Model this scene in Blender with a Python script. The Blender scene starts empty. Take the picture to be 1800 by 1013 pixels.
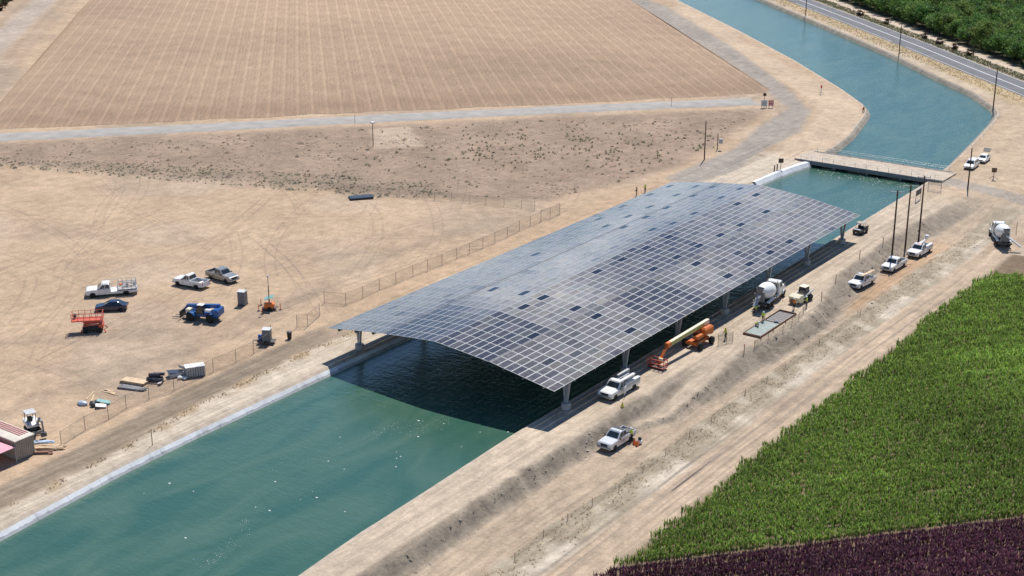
import bpy, bmesh, math, random
import numpy as np
from mathutils import Vector, Matrix
random.seed(7); RNG = np.random.default_rng(11)
sc = bpy.context.scene
C = sc.collection
R = math.radians
# ------------------------------------------------------------------ camera, sky, sun, exposure
# world: X = across the canal (to the right), Y = along the canal (away), metres; origin at the first right-hand column
FPX, CXP, CYP, CAMH = 2541.0, 900.0, 506.5, 73.0
PITCH = math.atan(890.0/FPX); YAW = math.atan2(.5837, .812)
CAM = np.array([90.01, -136.65, CAMH])
cam = bpy.data.cameras.new('camera'); camo = bpy.data.objects.new('camera', cam); C.objects.link(camo)
camo.location = CAM; camo.rotation_euler = (math.pi/2-PITCH, 0, YAW)
cam.sensor_width = 36; cam.lens = 36*FPX/1800; cam.clip_start = 1; cam.clip_end = 20000
sc.camera = camo
SUN_EL, SUN_AZ = R(57), R(-19)          # azimuth measured from +Y towards +X
wd = bpy.data.worlds.new('World'); sc.world = wd; wd.use_nodes = True
wn = wd.node_tree.nodes; bgn = wn['Background']
sky = wn.new('ShaderNodeTexSky'); sky.sky_type = 'NISHITA'; sky.sun_disc = False
sky.sun_elevation = SUN_EL; sky.sun_rotation = SUN_AZ; sky.air_density = 1.0; sky.dust_density = .0; sky.ozone_density = 6.0
wd.node_tree.links.new(sky.outputs[0], bgn.inputs[0]); bgn.inputs[1].default_value = 0.10
sl = bpy.data.lights.new('sun', 'SUN'); sl.energy = 4.9; sl.angle = R(.53); sl.color = (1, .955, .89)
so = bpy.data.objects.new('sun', sl); C.objects.link(so); so.location = (0, 0, 200)
sdir = Vector((math.sin(SUN_AZ)*math.cos(SUN_EL), math.cos(SUN_AZ)*math.cos(SUN_EL), math.sin(SUN_EL)))
so.rotation_euler = sdir.to_track_quat('Z', 'Y').to_euler()
vs = sc.view_settings; vs.view_transform = 'Standard'; vs.look = 'None'; vs.exposure = 0.13; vs.gamma = 1

# ------------------------------------------------------------------ terrain functions
Z_WATER = -.9
UT = np.arange(-400, 700, .5)
def smooth_table(pts, win):
    a = np.interp(UT, [p[0] for p in pts], [p[1] for p in pts])
    k = np.hanning(int(win/.5)|1); k /= k.sum(); h = len(k)//2
    return np.convolve(np.pad(a, h, mode='edge'), k, 'valid')
LIP_L = smooth_table([(-400,7), (-160,-19.3), (-59.6,-30.6), (-43.4,-32.2), (-32,-32.6), (-8,-32.8), (40,-32.6), (110,-29.9), (131,-28.6),
    (146,-28.6), (158,-30.4), (165.5,-32.3), (178,-35.4), (184,-37.4), (190.5,-41.2), (205,-53.2), (234,-79.5), (272,-116.9), (325,-171.5), (420,-272), (700,-560)], 7)
LIP_R = smooth_table([(-400,36), (-160,11), (-48.6,.8), (-39,0), (-29,-.3), (-10,-1.1), (20,-1.2), (105,-2.6), (130,-2.9), (146,-4), (166,-6.6),
    (189,-9.9), (198,-11.6), (204,-14.2), (219.5,-25), (233.5,-38.8), (258,-61), (282,-85), (310,-113.5), (343,-147), (430,-240), (700,-530)], 9)
SL_L, SL_R = np.gradient(LIP_L, UT), np.gradient(LIP_R, UT)
def ss(a, b, x):
    t = np.clip((x-a)/(b-a), 0, 1); return t*t*(3-2*t)
_uu = [-400, -160, -44, -38, -21, -3, 9, 15, 30, 41, 52, 60, 67, 90, 105, 125]
_c2 = [9.5, 9.0, 7.0, 6.0, 5.4, 5.5, 9.6, 9.9, 8.8, 10.2, 9.8, 8.0, 6.2, 5.3, 5.7, 7]
_f2 = [11, 10.5, 8.2, 7.8, 7.3, 7.3, 10.8, 11.3, 12.0, 12.7, 12.4, 10.9, 9.7, 8.8, 9.2, 11]
DROP = 1.8
def vnoise(x, y, s, seed=0):
    # cheap smooth value noise from sines
    return (np.sin(x*s*1.7+seed+np.sin(y*s*1.1+seed*2)*1.3)+np.sin(y*s*2.3+seed*1.7+np.sin(x*s*.9+seed)*1.7)+np.sin((x+y)*s*1.3+seed*3.1))/3
def lips(u): return np.interp(u, UT, LIP_L), np.interp(u, UT, LIP_R)
def canal_s(v, u):
    l, r = lips(u); gl = np.interp(u, UT, SL_L); gr = np.interp(u, UT, SL_R)
    return np.minimum((v-l)/np.sqrt(1+gl*gl), (r-v)/np.sqrt(1+gr*gr))
def seg_dist(v, u, pts):
    best = np.full(np.shape(v), 1e9)
    for (a, b), (c, d) in zip(pts[:-1], pts[1:]):
        dx, dy = c-a, d-b; t = np.clip(((v-a)*dx+(u-b)*dy)/(dx*dx+dy*dy+1e-9), 0, 1)
        best = np.minimum(best, np.hypot(v-a-t*dx, u-b-t*dy))
    return best
def in_poly(v, u, pts):
    ins = np.zeros(np.shape(v), bool); n = len(pts)
    for i in range(n):
        x0, y0 = pts[i]; x1, y1 = pts[(i+1) % n]
        ins ^= ((y0 > u) != (y1 > u)) & (v < (x1-x0)*(u-y0)/(y1-y0+1e-12)+x0)
    return ins
def poly_mask(v, u, pts, soft):
    d = seg_dist(v, u, list(pts)+[pts[0]]); d = np.where(in_poly(v, u, pts), d, -d)
    return ss(-soft, soft, d)
BERMS = [([(-185,316), (-150,287), (-105,240), (-70,203), (-50,184), (-42,172), (-38,158), (-36,146)], .55, 1.6),
         ([(-2,150), (0,165), (-1,185), (-4,200), (-12,212), (-30,232), (-60,262)], .5, 1.5),
         ([(8,158), (9.5,176), (7,196), (0,210)], .6, 1.8),
         ([(14.6+(-1)**i*.25, u) for i, u in enumerate(range(-60, 60, 8))]+[(13,72), (13.5,85), (15,97)], .28, .8)]
def height(v, u):
    v = np.asarray(v, float); u = np.asarray(u, float)
    z = .05*vnoise(v, u, .16, 1)+.03*vnoise(v, u, .5, 4)
    s = canal_s(v, u)
    z = z*ss(1, 5, -s)
    flat = ss(1.0, -4.0, np.abs(v+17)-34)              # keep the banks under the canopy level
    z = z*(1-.7*flat)
    fade = 1-ss(104, 130, u)
    w = .35*vnoise(u, v*0, .9, 2)+.22*vnoise(u, v*0, 2.3, 6)+.16*vnoise(u, v*.6, 4.1, 3)
    c2 = np.interp(u, _uu, _c2)+w; f2 = np.interp(u, _uu, _f2)+w*.6
    zb = -DROP*(.25*ss(0, 1, (v-c2)/(f2-c2))+.75*np.clip((v-c2)/(f2-c2), 0, 1))
    za = -DROP*ss(5.7, 7.4, v+w*.5)*(1-ss(3, 27, u))
    lum = .32*np.maximum(0, vnoise(v, u, 1.7, 3))*np.exp(-((v-(f2+c2)/2)/1.6)**2)
    drop = np.minimum(za, zb)
    z = z+drop*fade+lum*fade
    for pts, h, wd_ in BERMS:
        d = seg_dist(v, u, pts)
        z = z+h*np.exp(-(d/wd_)**2)*(.8+.3*vnoise(v, u, .8, 9))
    z = np.where(s > -.35, np.minimum(z, -np.clip((s+.35)*1.7, 0, 3.4)), z)
    return z
def hz(v, u): return float(height(np.array([v]), np.array([u]))[0])
# ------------------------------------------------------------------ pixel of the photograph -> point on a horizontal plane / on the ground
_cp, _sp, _cy, _sy = math.cos(PITCH), math.sin(PITCH), math.cos(YAW), math.sin(YAW)
def at(px, py, z=0.0):
    a = (px-CXP)/FPX; b = (py-CYP)/FPX
    x, y, dz = a, _cp-b*_sp, -_sp-b*_cp
    d = np.array([x*_cy-y*_sy, x*_sy+y*_cy, dz]); t = (z-CAMH)/dz
    return CAM+d*t
def G(px, py):
    z = 0.0
    for _ in range(12):
        p = at(px, py, z); z = .5*z+.5*hz(p[0], p[1])
    p = at(px, py, z); p[2] = hz(p[0], p[1]); return p
def head(pf, pr):
    a, b = G(*pf), G(*pr); return math.atan2(a[1]-b[1], a[0]-b[0])
def proj(p):
    x, y, z = p[0]-CAM[0], p[1]-CAM[1], p[2]-CAMH
    xr, yf = x*_cy+y*_sy, -x*_sy+y*_cy
    dep = yf*_cp-z*_sp; up = yf*_sp+z*_cp
    return CXP+FPX*xr/dep, CYP-FPX*up/dep

# ------------------------------------------------------------------ materials
def nd(nt, typ, **kw):
    n = nt.nodes.new(typ)
    for k, v in kw.items(): setattr(n, k, v)
    return n
M = {}
def mat(name, col, rough=.6, metal=0., noise=None, bump=None, spec=.5, coat=0.):
    """plain surface: base colour broken up by fine noise (wear, dust), optional fine bump"""
    m = bpy.data.materials.new(name); m.use_nodes = True; nt = m.node_tree; b = nt.nodes['Principled BSDF']
    b.inputs['Roughness'].default_value = rough; b.inputs['Metallic'].default_value = metal
    b.inputs['Specular IOR Level'].default_value = spec; b.inputs['Coat Weight'].default_value = coat
    sc_, amt = noise or (3.0, .12)
    tc = nd(nt, 'ShaderNodeTexCoord'); nz = nd(nt, 'ShaderNodeTexNoise'); nz.inputs['Scale'].default_value = sc_; nz.inputs['Detail'].default_value = 5
    nt.links.new(tc.outputs['Object'], nz.inputs['Vector'])
    mr = nd(nt, 'ShaderNodeMapRange'); mr.inputs[1].default_value = .3; mr.inputs[2].default_value = .7; mr.inputs[3].default_value = 1-amt; mr.inputs[4].default_value = 1+amt
    nt.links.new(nz.outputs[0], mr.inputs[0])
    mx = nd(nt, 'ShaderNodeVectorMath', operation='SCALE'); mx.inputs[0].default_value = col
    nt.links.new(mr.outputs[0], mx.inputs[3]); nt.links.new(mx.outputs[0], b.inputs['Base Color'])
    if bump:
        bs, bd = bump; n2 = nd(nt, 'ShaderNodeTexNoise'); n2.inputs['Scale'].default_value = bs; n2.inputs['Detail'].default_value = 6
        nt.links.new(tc.outputs['Object'], n2.inputs['Vector'])
        bp = nd(nt, 'ShaderNodeBump'); bp.inputs['Distance'].default_value = bd; bp.inputs['Strength'].default_value = 1
        nt.links.new(n2.outputs[0], bp.inputs['Height']); nt.links.new(bp.outputs[0], b.inputs['Normal'])
    M[name] = m; return m
def mat_attr(name, rough=.9, translucent=0., attr='col', amt=.1, scale=2.0):
    m = bpy.data.materials.new(name); m.use_nodes = True; nt = m.node_tree; b = nt.nodes['Principled BSDF']
    at_ = nd(nt, 'ShaderNodeAttribute'); at_.attribute_name = attr
    b.inputs['Roughness'].default_value = rough; b.inputs['Specular IOR Level'].default_value = .3
    nz = nd(nt, 'ShaderNodeTexNoise'); nz.inputs['Scale'].default_value = scale
    mr = nd(nt, 'ShaderNodeMapRange'); mr.inputs[1].default_value = .3; mr.inputs[2].default_value = .7; mr.inputs[3].default_value = 1-amt; mr.inputs[4].default_value = 1+amt
    nt.links.new(nz.outputs[0], mr.inputs[0])
    mx = nd(nt, 'ShaderNodeVectorMath', operation='SCALE'); nt.links.new(at_.outputs['Color'], mx.inputs[0]); nt.links.new(mr.outputs[0], mx.inputs[3])
    nt.links.new(mx.outputs[0], b.inputs['Base Color'])
    if translucent:
        tr = nd(nt, 'ShaderNodeBsdfTranslucent'); nt.links.new(mx.outputs[0], tr.inputs[0])
        ms = nd(nt, 'ShaderNodeMixShader'); ms.inputs[0].default_value = translucent
        nt.links.new(b.outputs[0], ms.inputs[1]); nt.links.new(tr.outputs[0], ms.inputs[2])
        nt.links.new(ms.outputs[0], nt.nodes['Material Output'].inputs[0])
    M[name] = m; return m
def math_n(nt, op, a, b=None):
    n = nd(nt, 'ShaderNodeMath', operation=op)
    for i, x in enumerate((a, b)):
        if x is None: continue
        if isinstance(x, (int, float)): n.inputs[i].default_value = x
        else: nt.links.new(x, n.inputs[i])
    return n.outputs[0]
def ground_mat():
    m = bpy.data.materials.new('dirt_ground'); m.use_nodes = True; nt = m.node_tree; b = nt.nodes['Principled BSDF']
    b.inputs['Roughness'].default_value = .95; b.inputs['Specular IOR Level'].default_value = .15
    a = nd(nt, 'ShaderNodeAttribute'); a.attribute_name = 'col'
    st = nd(nt, 'ShaderNodeAttribute'); st.attribute_name = 'streak'
    geo = nd(nt, 'ShaderNodeNewGeometry')
    def noise(scale, vec=None, detail=6, rough=.6, dist=0.):
        n = nd(nt, 'ShaderNodeTexNoise'); n.inputs['Scale'].default_value = scale; n.inputs['Detail'].default_value = detail
        n.inputs['Roughness'].default_value = rough; n.inputs['Distortion'].default_value = dist
        nt.links.new(vec or geo.outputs['Position'], n.inputs['Vector']); return n.outputs[0]
    def rng(x, lo, hi, a0=.3, a1=.7):
        r = nd(nt, 'ShaderNodeMapRange'); nt.links.new(x, r.inputs[0])
        for i, q in zip((1, 2, 3, 4), (a0, a1, lo, hi)): r.inputs[i].default_value = q
        return r.outputs[0]
    big = rng(noise(.06), .86, 1.12); mid = rng(noise(.45, detail=9, rough=.68), .78, 1.16); fine = rng(noise(2.6, detail=6, rough=.75), .78, 1.16)
    # wheel-worn streaks along the canal roads
    mp = nd(nt, 'ShaderNodeMapping'); mp.inputs['Scale'].default_value = (1.3, .035, 1); nt.links.new(geo.outputs['Position'], mp.inputs['Vector'])
    stk = rng(noise(1.0, mp.outputs[0], 6, .65, .3), .74, 1.24)
    one = math_n(nt, 'MULTIPLY', math_n(nt, 'SUBTRACT', stk, 1.0), st.outputs['Fac'])
    stk = math_n(nt, 'ADD', one, 1.0)
    # looping scuffs in the yard
    mp2 = nd(nt, 'ShaderNodeMapping'); mp2.inputs['Scale'].default_value = (.9, .07, 1); mp2.inputs['Rotation'].default_value = (0, 0, R(-52))
    wob = nd(nt, 'ShaderNodeTexNoise'); wob.inputs['Scale'].default_value = .035; wob.inputs['Detail'].default_value = 2; nt.links.new(geo.outputs['Position'], wob.inputs['Vector'])
    off = nd(nt, 'ShaderNodeVectorMath', operation='SCALE'); nt.links.new(wob.outputs['Color'], off.inputs[0]); off.inputs[3].default_value = 26
    add = nd(nt, 'ShaderNodeVectorMath', operation='ADD'); nt.links.new(geo.outputs['Position'], add.inputs[0]); nt.links.new(off.outputs[0], add.inputs[1])
    nt.links.new(add.outputs[0], mp2.inputs['Vector'])
    scf = rng(noise(1.0, mp2.outputs[0], 6, .7, .4), .86, 1.10)
    f = math_n(nt, 'MULTIPLY', math_n(nt, 'MULTIPLY', big, mid), math_n(nt, 'MULTIPLY', fine, math_n(nt, 'MULTIPLY', stk, scf)))
    mx = nd(nt, 'ShaderNodeVectorMath', operation='SCALE'); nt.links.new(a.outputs['Color'], mx.inputs[0]); nt.links.new(f, mx.inputs[3])
    nt.links.new(mx.outputs[0], b.inputs['Base Color'])
    bp = nd(nt, 'ShaderNodeBump'); bp.inputs['Distance'].default_value = .22; bp.inputs['Strength'].default_value = .8
    hh = math_n(nt, 'ADD', math_n(nt, 'MULTIPLY', noise(1.1, detail=8, rough=.65), .7), math_n(nt, 'MULTIPLY', noise(1.0, mp2.outputs[0], 5, .7, .4), .8))
    nt.links.new(hh, bp.inputs['Height']); nt.links.new(bp.outputs[0], b.inputs['Normal'])
    M['ground'] = m; return m
def water_mat():
    m = bpy.data.materials.new('canal_water'); m.use_nodes = True; nt = m.node_tree; b = nt.nodes['Principled BSDF']
    b.inputs['IOR'].default_value = 1.50; b.inputs['Roughness'].default_value = .10
    geo = nd(nt, 'ShaderNodeNewGeometry')
    mpw = nd(nt, 'ShaderNodeMapping'); mpw.inputs['Scale'].default_value = (.16, .05, 1); nt.links.new(geo.outputs['Position'], mpw.inputs['Vector'])
    nz = nd(nt, 'ShaderNodeTexNoise'); nz.inputs['Scale'].default_value = 1.; nz.inputs['Detail'].default_value = 7; nz.inputs['Distortion'].default_value = 1.6; nt.links.new(mpw.outputs[0], nz.inputs['Vector'])
    cr = nd(nt, 'ShaderNodeValToRGB'); cr.color_ramp.elements[0].position = .35; cr.color_ramp.elements[1].position = .68
    cr.color_ramp.elements[0].color = (.036, .102, .074, 1); cr.color_ramp.elements[1].color = (.070, .136, .094, 1)
    nt.links.new(nz.outputs[0], cr.inputs[0]); nt.links.new(cr.outputs[0], b.inputs['Base Color'])
    def wave(scale, rot, stretch, detail):
        mp = nd(nt, 'ShaderNodeMapping'); mp.inputs['Scale'].default_value = (1, stretch, 1); mp.inputs['Rotation'].default_value = (0, 0, R(rot))
        nt.links.new(geo.outputs['Position'], mp.inputs['Vector'])
        n = nd(nt, 'ShaderNodeTexNoise'); n.inputs['Scale'].default_value = scale; n.inputs['Detail'].default_value = detail; n.inputs['Roughness'].default_value = .62
        nt.links.new(mp.outputs[0], n.inputs['Vector']); return n.outputs[0]
    h = math_n(nt, 'ADD', math_n(nt, 'MULTIPLY', wave(.55, 50, 2.2, 4), .6), math_n(nt, 'MULTIPLY', wave(1.9, 62, 1.8, 4), .22))
    bp = nd(nt, 'ShaderNodeBump'); bp.inputs['Distance'].default_value = .14; bp.inputs['Strength'].default_value = 1
    nt.links.new(h, bp.inputs['Height']); nt.links.new(bp.outputs[0], b.inputs['Normal'])
    M['water'] = m
def panel_mat(name, use_obj):
    m = bpy.data.materials.new(name); m.use_nodes = True; nt = m.node_tree; b = nt.nodes['Principled BSDF']
    b.inputs['Roughness'].default_value = .22; b.inputs['IOR'].default_value = 1.38
    if use_obj: src = nd(nt, 'ShaderNodeObjectInfo').outputs['Color']
    else:
        a = nd(nt, 'ShaderNodeAttribute'); a.attribute_name = 'col'; src = a.outputs['Color']
    geo = nd(nt, 'ShaderNodeNewGeometry')
    nz = nd(nt, 'ShaderNodeTexNoise'); nz.inputs['Scale'].default_value = 1.4; nz.inputs['Detail'].default_value = 6; nt.links.new(geo.outputs['Position'], nz.inputs['Vector'])
    mr = nd(nt, 'ShaderNodeMapRange'); mr.inputs[1].default_value = .3; mr.inputs[2].default_value = .7; mr.inputs[3].default_value = .82; mr.inputs[4].default_value = 1.2
    nt.links.new(nz.outputs[0], mr.inputs[0])
    mx = nd(nt, 'ShaderNodeVectorMath', operation='SCALE'); nt.links.new(src, mx.inputs[0]); nt.links.new(mr.outputs[0], mx.inputs[3])
    nt.links.new(mx.outputs[0], b.inputs['Base Color'])
    r2 = nd(nt, 'ShaderNodeMapRange'); r2.inputs[3].default_value = .06; r2.inputs[4].default_value = .22; nt.links.new(nz.outputs[0], r2.inputs[0])
    nt.links.new(r2.outputs[0], b.inputs['Roughness'])
    M[name] = m
def mesh_mat(name, col, alpha):
    m = bpy.data.materials.new(name); m.use_nodes = True; nt = m.node_tree; b = nt.nodes['Principled BSDF']
    b.inputs['Base Color'].default_value = (*col, 1); b.inputs['Roughness'].default_value = .5
    tr = nd(nt, 'ShaderNodeBsdfTransparent'); ms = nd(nt, 'ShaderNodeMixShader')
    geo = nd(nt, 'ShaderNodeNewGeometry'); nz = nd(nt, 'ShaderNodeTexNoise'); nz.inputs['Scale'].default_value = 6; nt.links.new(geo.outputs['Position'], nz.inputs['Vector'])
    mr = nd(nt, 'ShaderNodeMapRange'); mr.inputs[1].default_value = .3; mr.inputs[2].default_value = .7; mr.inputs[3].default_value = alpha*.6; mr.inputs[4].default_value = alpha*1.4
    nt.links.new(nz.outputs[0], mr.inputs[0]); nt.links.new(mr.outputs[0], ms.inputs[0])
    nt.links.new(tr.outputs[0], ms.inputs[1]); nt.links.new(b.outputs[0], ms.inputs[2]); nt.links.new(ms.outputs[0], nt.nodes['Material Output'].inputs[0])
    M[name] = m
def lining_mat():
    m = mat('lining', (.74, .745, .75), .85, noise=(.35, .14), bump=(2, .03)); nt = m.node_tree; b = nt.nodes['Principled BSDF']
    src = b.inputs['Base Color'].links[0].from_socket; geo = nd(nt, 'ShaderNodeNewGeometry'); sp = nd(nt, 'ShaderNodeSeparateXYZ'); nt.links.new(geo.outputs['Position'], sp.inputs[0])
    mp = nd(nt, 'ShaderNodeMapping'); mp.inputs['Scale'].default_value = (.2, .9, .5); nt.links.new(geo.outputs['Position'], mp.inputs['Vector'])
    nz = nd(nt, 'ShaderNodeTexNoise'); nz.inputs['Scale'].default_value = 1.0; nz.inputs['Detail'].default_value = 6; nt.links.new(mp.outputs[0], nz.inputs['Vector'])
    joint = math_n(nt, 'LESS_THAN', math_n(nt, 'FRACT', math_n(nt, 'DIVIDE', sp.outputs[1], 4.6)), .022)      # contraction joints
    line = math_n(nt, 'SUBTRACT', math_n(nt, 'MULTIPLY', nz.outputs[0], .34), .80)                           # ragged height of the wet, stained band
    stain = math_n(nt, 'LESS_THAN', sp.outputs[2], line); patch = math_n(nt, 'GREATER_THAN', nz.outputs[0], .60)
    k = math_n(nt, 'SUBTRACT', 1.0, math_n(nt, 'ADD', math_n(nt, 'ADD', math_n(nt, 'MULTIPLY', joint, .22), math_n(nt, 'MULTIPLY', stain, .42)), math_n(nt, 'MULTIPLY', patch, .10)))
    mx = nd(nt, 'ShaderNodeVectorMath', operation='SCALE'); nt.links.new(src, mx.inputs[0]); nt.links.new(k, mx.inputs[3]); nt.links.new(mx.outputs[0], b.inputs['Base Color'])
ground_mat(); water_mat(); panel_mat('panel_glass', True); panel_mat('panel_glass_far', False)
mesh_mat('chain_link', (.12, .11, .10), .17); mesh_mat('silt_mesh', (.10, .13, .10), .35); mesh_mat('track_dirt', (.27, .21, .16), .10)
mat_attr('leaf', .55, .45, amt=.15); mat_attr('clod', .95); mat_attr('plough', .97, amt=.16, scale=.9)
mat('panel_frame', (.47, .47, .47), .4, .1); mat('panel_back', (.025, .025, .03), .6); mat('steel', (.36, .39, .42), .5, .3); mat('galv', (.5, .52, .53), .4, .7)
mat('concrete', (.44, .42, .39), .9, noise=(.7, .18), bump=(4, .02)); lining_mat(); mat('bank_earth', (.285, .245, .195), .95, noise=(.6, .25), bump=(2, .06))
mat('bank_lip', (.46, .38, .295), .95, noise=(.8, .2), bump=(3, .04)); mat('wet_concrete', (.30, .34, .31), .35, noise=(1.5, .12))
mat('gravel', (.335, .31, .285), .95, noise=(.35, .14), bump=(3, .03)); mat('asphalt', (.125, .125, .135), .85, noise=(.25, .16), bump=(5, .01))
mat('road_paint', (.75, .75, .73), .7); mat('wood_pole', (.075, .035, .025), .85, noise=(2, .3)); mat('lumber', (.60, .44, .28), .8, noise=(2, .2))
mat('lumber_red', (.24, .13, .09), .8, noise=(3, .25))
mat('white_paint', (.80, .79, .77), .34, coat=.35, noise=(1.6, .12)); mat('silver_paint', (.62, .63, .65), .3, .25, coat=.5, noise=(1.2, .05))
mat('grey_paint', (.30, .30, .30), .3, .4, coat=.5); mat('navy_paint', (.012, .018, .055), .22, .2, coat=.6)
mat('glass', (.02, .028, .035), .06, spec=.8); mat('tyre', (.022, .021, .02), .9); mat('rim', (.45, .45, .45), .35, .7); mat('black', (.025, .025, .027), .55)
mat('dark_grey', (.07, .07, .075), .6); mat('mid_grey', (.22, .22, .22), .6); mat('light_grey', (.5, .5, .5), .55)
mat('lamp_glass', (.75, .75, .72), .1); mat('red_lens', (.35, .01, .01), .2); mat('orange_paint', (.62, .15, .025), .42, noise=(2.5, .16))
mat('red_orange', (.58, .10, .05), .5, noise=(2.5, .2)); mat('blue_paint', (.012, .09, .30), .35, noise=(2, .12)); mat('cream_paint', (.72, .66, .48), .5, noise=(1.5, .1))
mat('olive_panel', (.42, .40, .12), .55, noise=(2, .2)); mat('hi_vis', (.62, .75, .08), .7); mat('hi_vis_orange', (.80, .22, .03), .7)
mat('skin', (.42, .24, .16), .6); mat('denim', (.05, .07, .13), .85); mat('dark_cloth', (.03, .03, .035), .9); mat('boots', (.05, .035, .025), .8); mat('helmet', (.82, .82, .78), .35)
mat('helmet_yellow', (.78, .62, .05), .35); mat('pink_fabric', (.72, .34, .40), .75, noise=(1, .12)); mat('beige_roof', (.60, .54, .45), .6, noise=(1, .15)); mat('beige_wall', (.34, .29, .235), .7, noise=(1.2, .12))
mat('roof_red', (.36, .10, .10), .7); mat('brown_sign', (.14, .085, .05), .6); mat('sign_red', (.5, .04, .04), .5); mat('sign_white', (.75, .75, .75), .5)
mat('solar_blue', (.035, .042, .06), .3, spec=.5); mat('plastic_grey', (.16, .175, .20), .5); mat('teal', (.18, .38, .36), .6); mat('tarp', (.04, .04, .055), .6, noise=(3, .3))
mat('foam', (.80, .82, .80), .8); mat('bark', (.10, .075, .055), .95, noise=(4, .3)); mat('orange_plastic', (.78, .20, .04), .5); mat('rebar', (.22, .10, .06), .8); mat('fence_post', (.21, .165, .14), .7)
mat('pale_blue', (.45, .55, .66), .5)

# ------------------------------------------------------------------ mesh helpers
class MB:
    def __init__(s): s.v = []; s.f = []; s.m = []; s.smooth = []
    def add(s, verts, faces, mi=0, smooth=False):
        o = len(s.v); s.v += [tuple(p) for p in verts]; s.f += [tuple(o+i for i in f) for f in faces]; s.m += [mi]*len(faces); s.smooth += [smooth]*len(faces); return s
    def box(s, c, d, mi=0, rz=0., ry=0., bev=0.):
        hx, hy, hz_ = d[0]/2, d[1]/2, d[2]/2
        if bev:
            b = min(bev, hx*.9, hy*.9, hz_*.9); pts = []
            for z, i in ((-hz_, b), (-hz_+b, 0), (hz_-b, 0), (hz_, b)):
                X, Y = hx-i, hy-i
                pts += [(-X+b*.6, -Y, z), (X-b*.6, -Y, z), (X, -Y+b*.6, z), (X, Y-b*.6, z), (X-b*.6, Y, z), (-X+b*.6, Y, z), (-X, Y-b*.6, z), (-X, -Y+b*.6, z)]
            fs = [tuple(range(7, -1, -1)), tuple(range(24, 32))]
            for k in range(3):
                for j in range(8): fs.append((k*8+j, k*8+(j+1) % 8, k*8+8+(j+1) % 8, k*8+8+j))
        else:
            pts = [(x, y, z) for z in (-hz_, hz_) for x, y in ((-hx, -hy), (hx, -hy), (hx, hy), (-hx, hy))]
            fs = [(3, 2, 1, 0), (4, 5, 6, 7), (0, 1, 5, 4), (1, 2, 6, 5), (2, 3, 7, 6), (3, 0, 4, 7)]
        cy, sy = math.cos(ry), math.sin(ry); cz, sz = math.cos(rz), math.sin(rz); out = []
        for x, y, z in pts:
            x, z = x*cy+z*sy, -x*sy+z*cy
            out.append((c[0]+x*cz-y*sz, c[1]+x*sz+y*cz, c[2]+z))
        return s.add(out, fs, mi)
    def tube(s, p0, p1, r0, r1=None, n=8, mi=0, smooth=True):
        r1 = r0 if r1 is None else r1; a, b = Vector(p0), Vector(p1); d = (b-a).normalized()
        q = d.orthogonal().normalized(); w = d.cross(q); pts = []
        for c, r in ((a, r0), (b, r1)):
            for i in range(n):
                t = 2*math.pi*i/n; pts.append(c+q*(r*math.cos(t))+w*(r*math.sin(t)))
        s.add(pts, [(i, (i+1) % n, n+(i+1) % n, n+i) for i in range(n)], mi, smooth)
        s.add(pts[:n], [tuple(range(n-1, -1, -1))], mi); return s.add(pts[n:], [tuple(range(n))], mi)
    def beam(s, p0, p1, w, h, mi=0, w1=None, h1=None):
        a, b = Vector(p0), Vector(p1); d = (b-a).normalized(); up = Vector((0, 0, 1)) if abs(d.z) < .95 else Vector((1, 0, 0))
        sd = d.cross(up).normalized(); up = sd.cross(d); w1 = w if w1 is None else w1; h1 = h if h1 is None else h1; pts = []
        for c, ww, hh in ((a, w, h), (b, w1, h1)):
            for i, j in ((-1, -1), (1, -1), (1, 1), (-1, 1)): pts.append(c+sd*(i*ww/2)+up*(j*hh/2))
        return s.add(pts, [(3, 2, 1, 0), (4, 5, 6, 7), (0, 1, 5, 4), (1, 2, 6, 5), (2, 3, 7, 6), (3, 0, 4, 7)], mi)
    def prism(s, poly, stations, mi=0):
        """poly in (x, z); stations = [(y, shrink_top)] from right to left"""
        n = len(poly); top = max(p[1] for p in poly); pts = []
        for y, k in stations:
            for x, z in poly: pts.append((x*(1-.012*(k > 0)), y, z-k if z > top*.55 else z))
        fs = [tuple(range(n)), tuple(reversed(range((len(stations)-1)*n, len(stations)*n)))]
        for a in range(len(stations)-1):
            for i in range(n): j = (i+1) % n; fs.append((a*n+i, (a+1)*n+i, (a+1)*n+j, a*n+j))
        return s.add(pts, fs, mi)
    def lathe(s, prof, n=16, o=(0, 0, 0), ax='z', mi=0, smooth=True, tilt=None):
        pts = []
        for r, h in prof:
            for i in range(n):
                t = 2*math.pi*i/n; x, y = r*math.cos(t), r*math.sin(t)
                p = Vector((x, y, h)) if ax == 'z' else (Vector((x, h, y)) if ax == 'y' else Vector((h, x, y)))
                if tilt is not None: p = tilt @ p
                pts.append((p.x+o[0], p.y+o[1], p.z+o[2]))
        fs = [(k*n+i, k*n+(i+1) % n, k*n+n+(i+1) % n, k*n+n+i) for k in range(len(prof)-1) for i in range(n)]
        s.add(pts, fs, mi, smooth)
        if prof[0][0] > .001: s.add(pts[:n], [tuple(range(n-1, -1, -1))], mi)
        if prof[-1][0] > .001: s.add(pts[-n:], [tuple(range(n))], mi)
        return s
    def arc(s, c, r, w, a0, a1, th=.05, n=8, mi=0):
        pts = []
        for i in range(n+1):
            a = a0+(a1-a0)*i/n
            for q in (r, r+th):
                for y in (-w/2, w/2): pts.append((c[0]+q*math.cos(a), c[1]+y, c[2]+q*math.sin(a)))
        fs = []
        for i in range(n):
            k = i*4
            fs += [(k+2, k+3, k+7, k+6), (k, k+4, k+5, k+1), (k, k+2, k+6, k+4), (k+1, k+5, k+7, k+3)]
        fs += [(0, 1, 3, 2), (n*4, n*4+2, n*4+3, n*4+1)]
        return s.add(pts, fs, mi)
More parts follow.
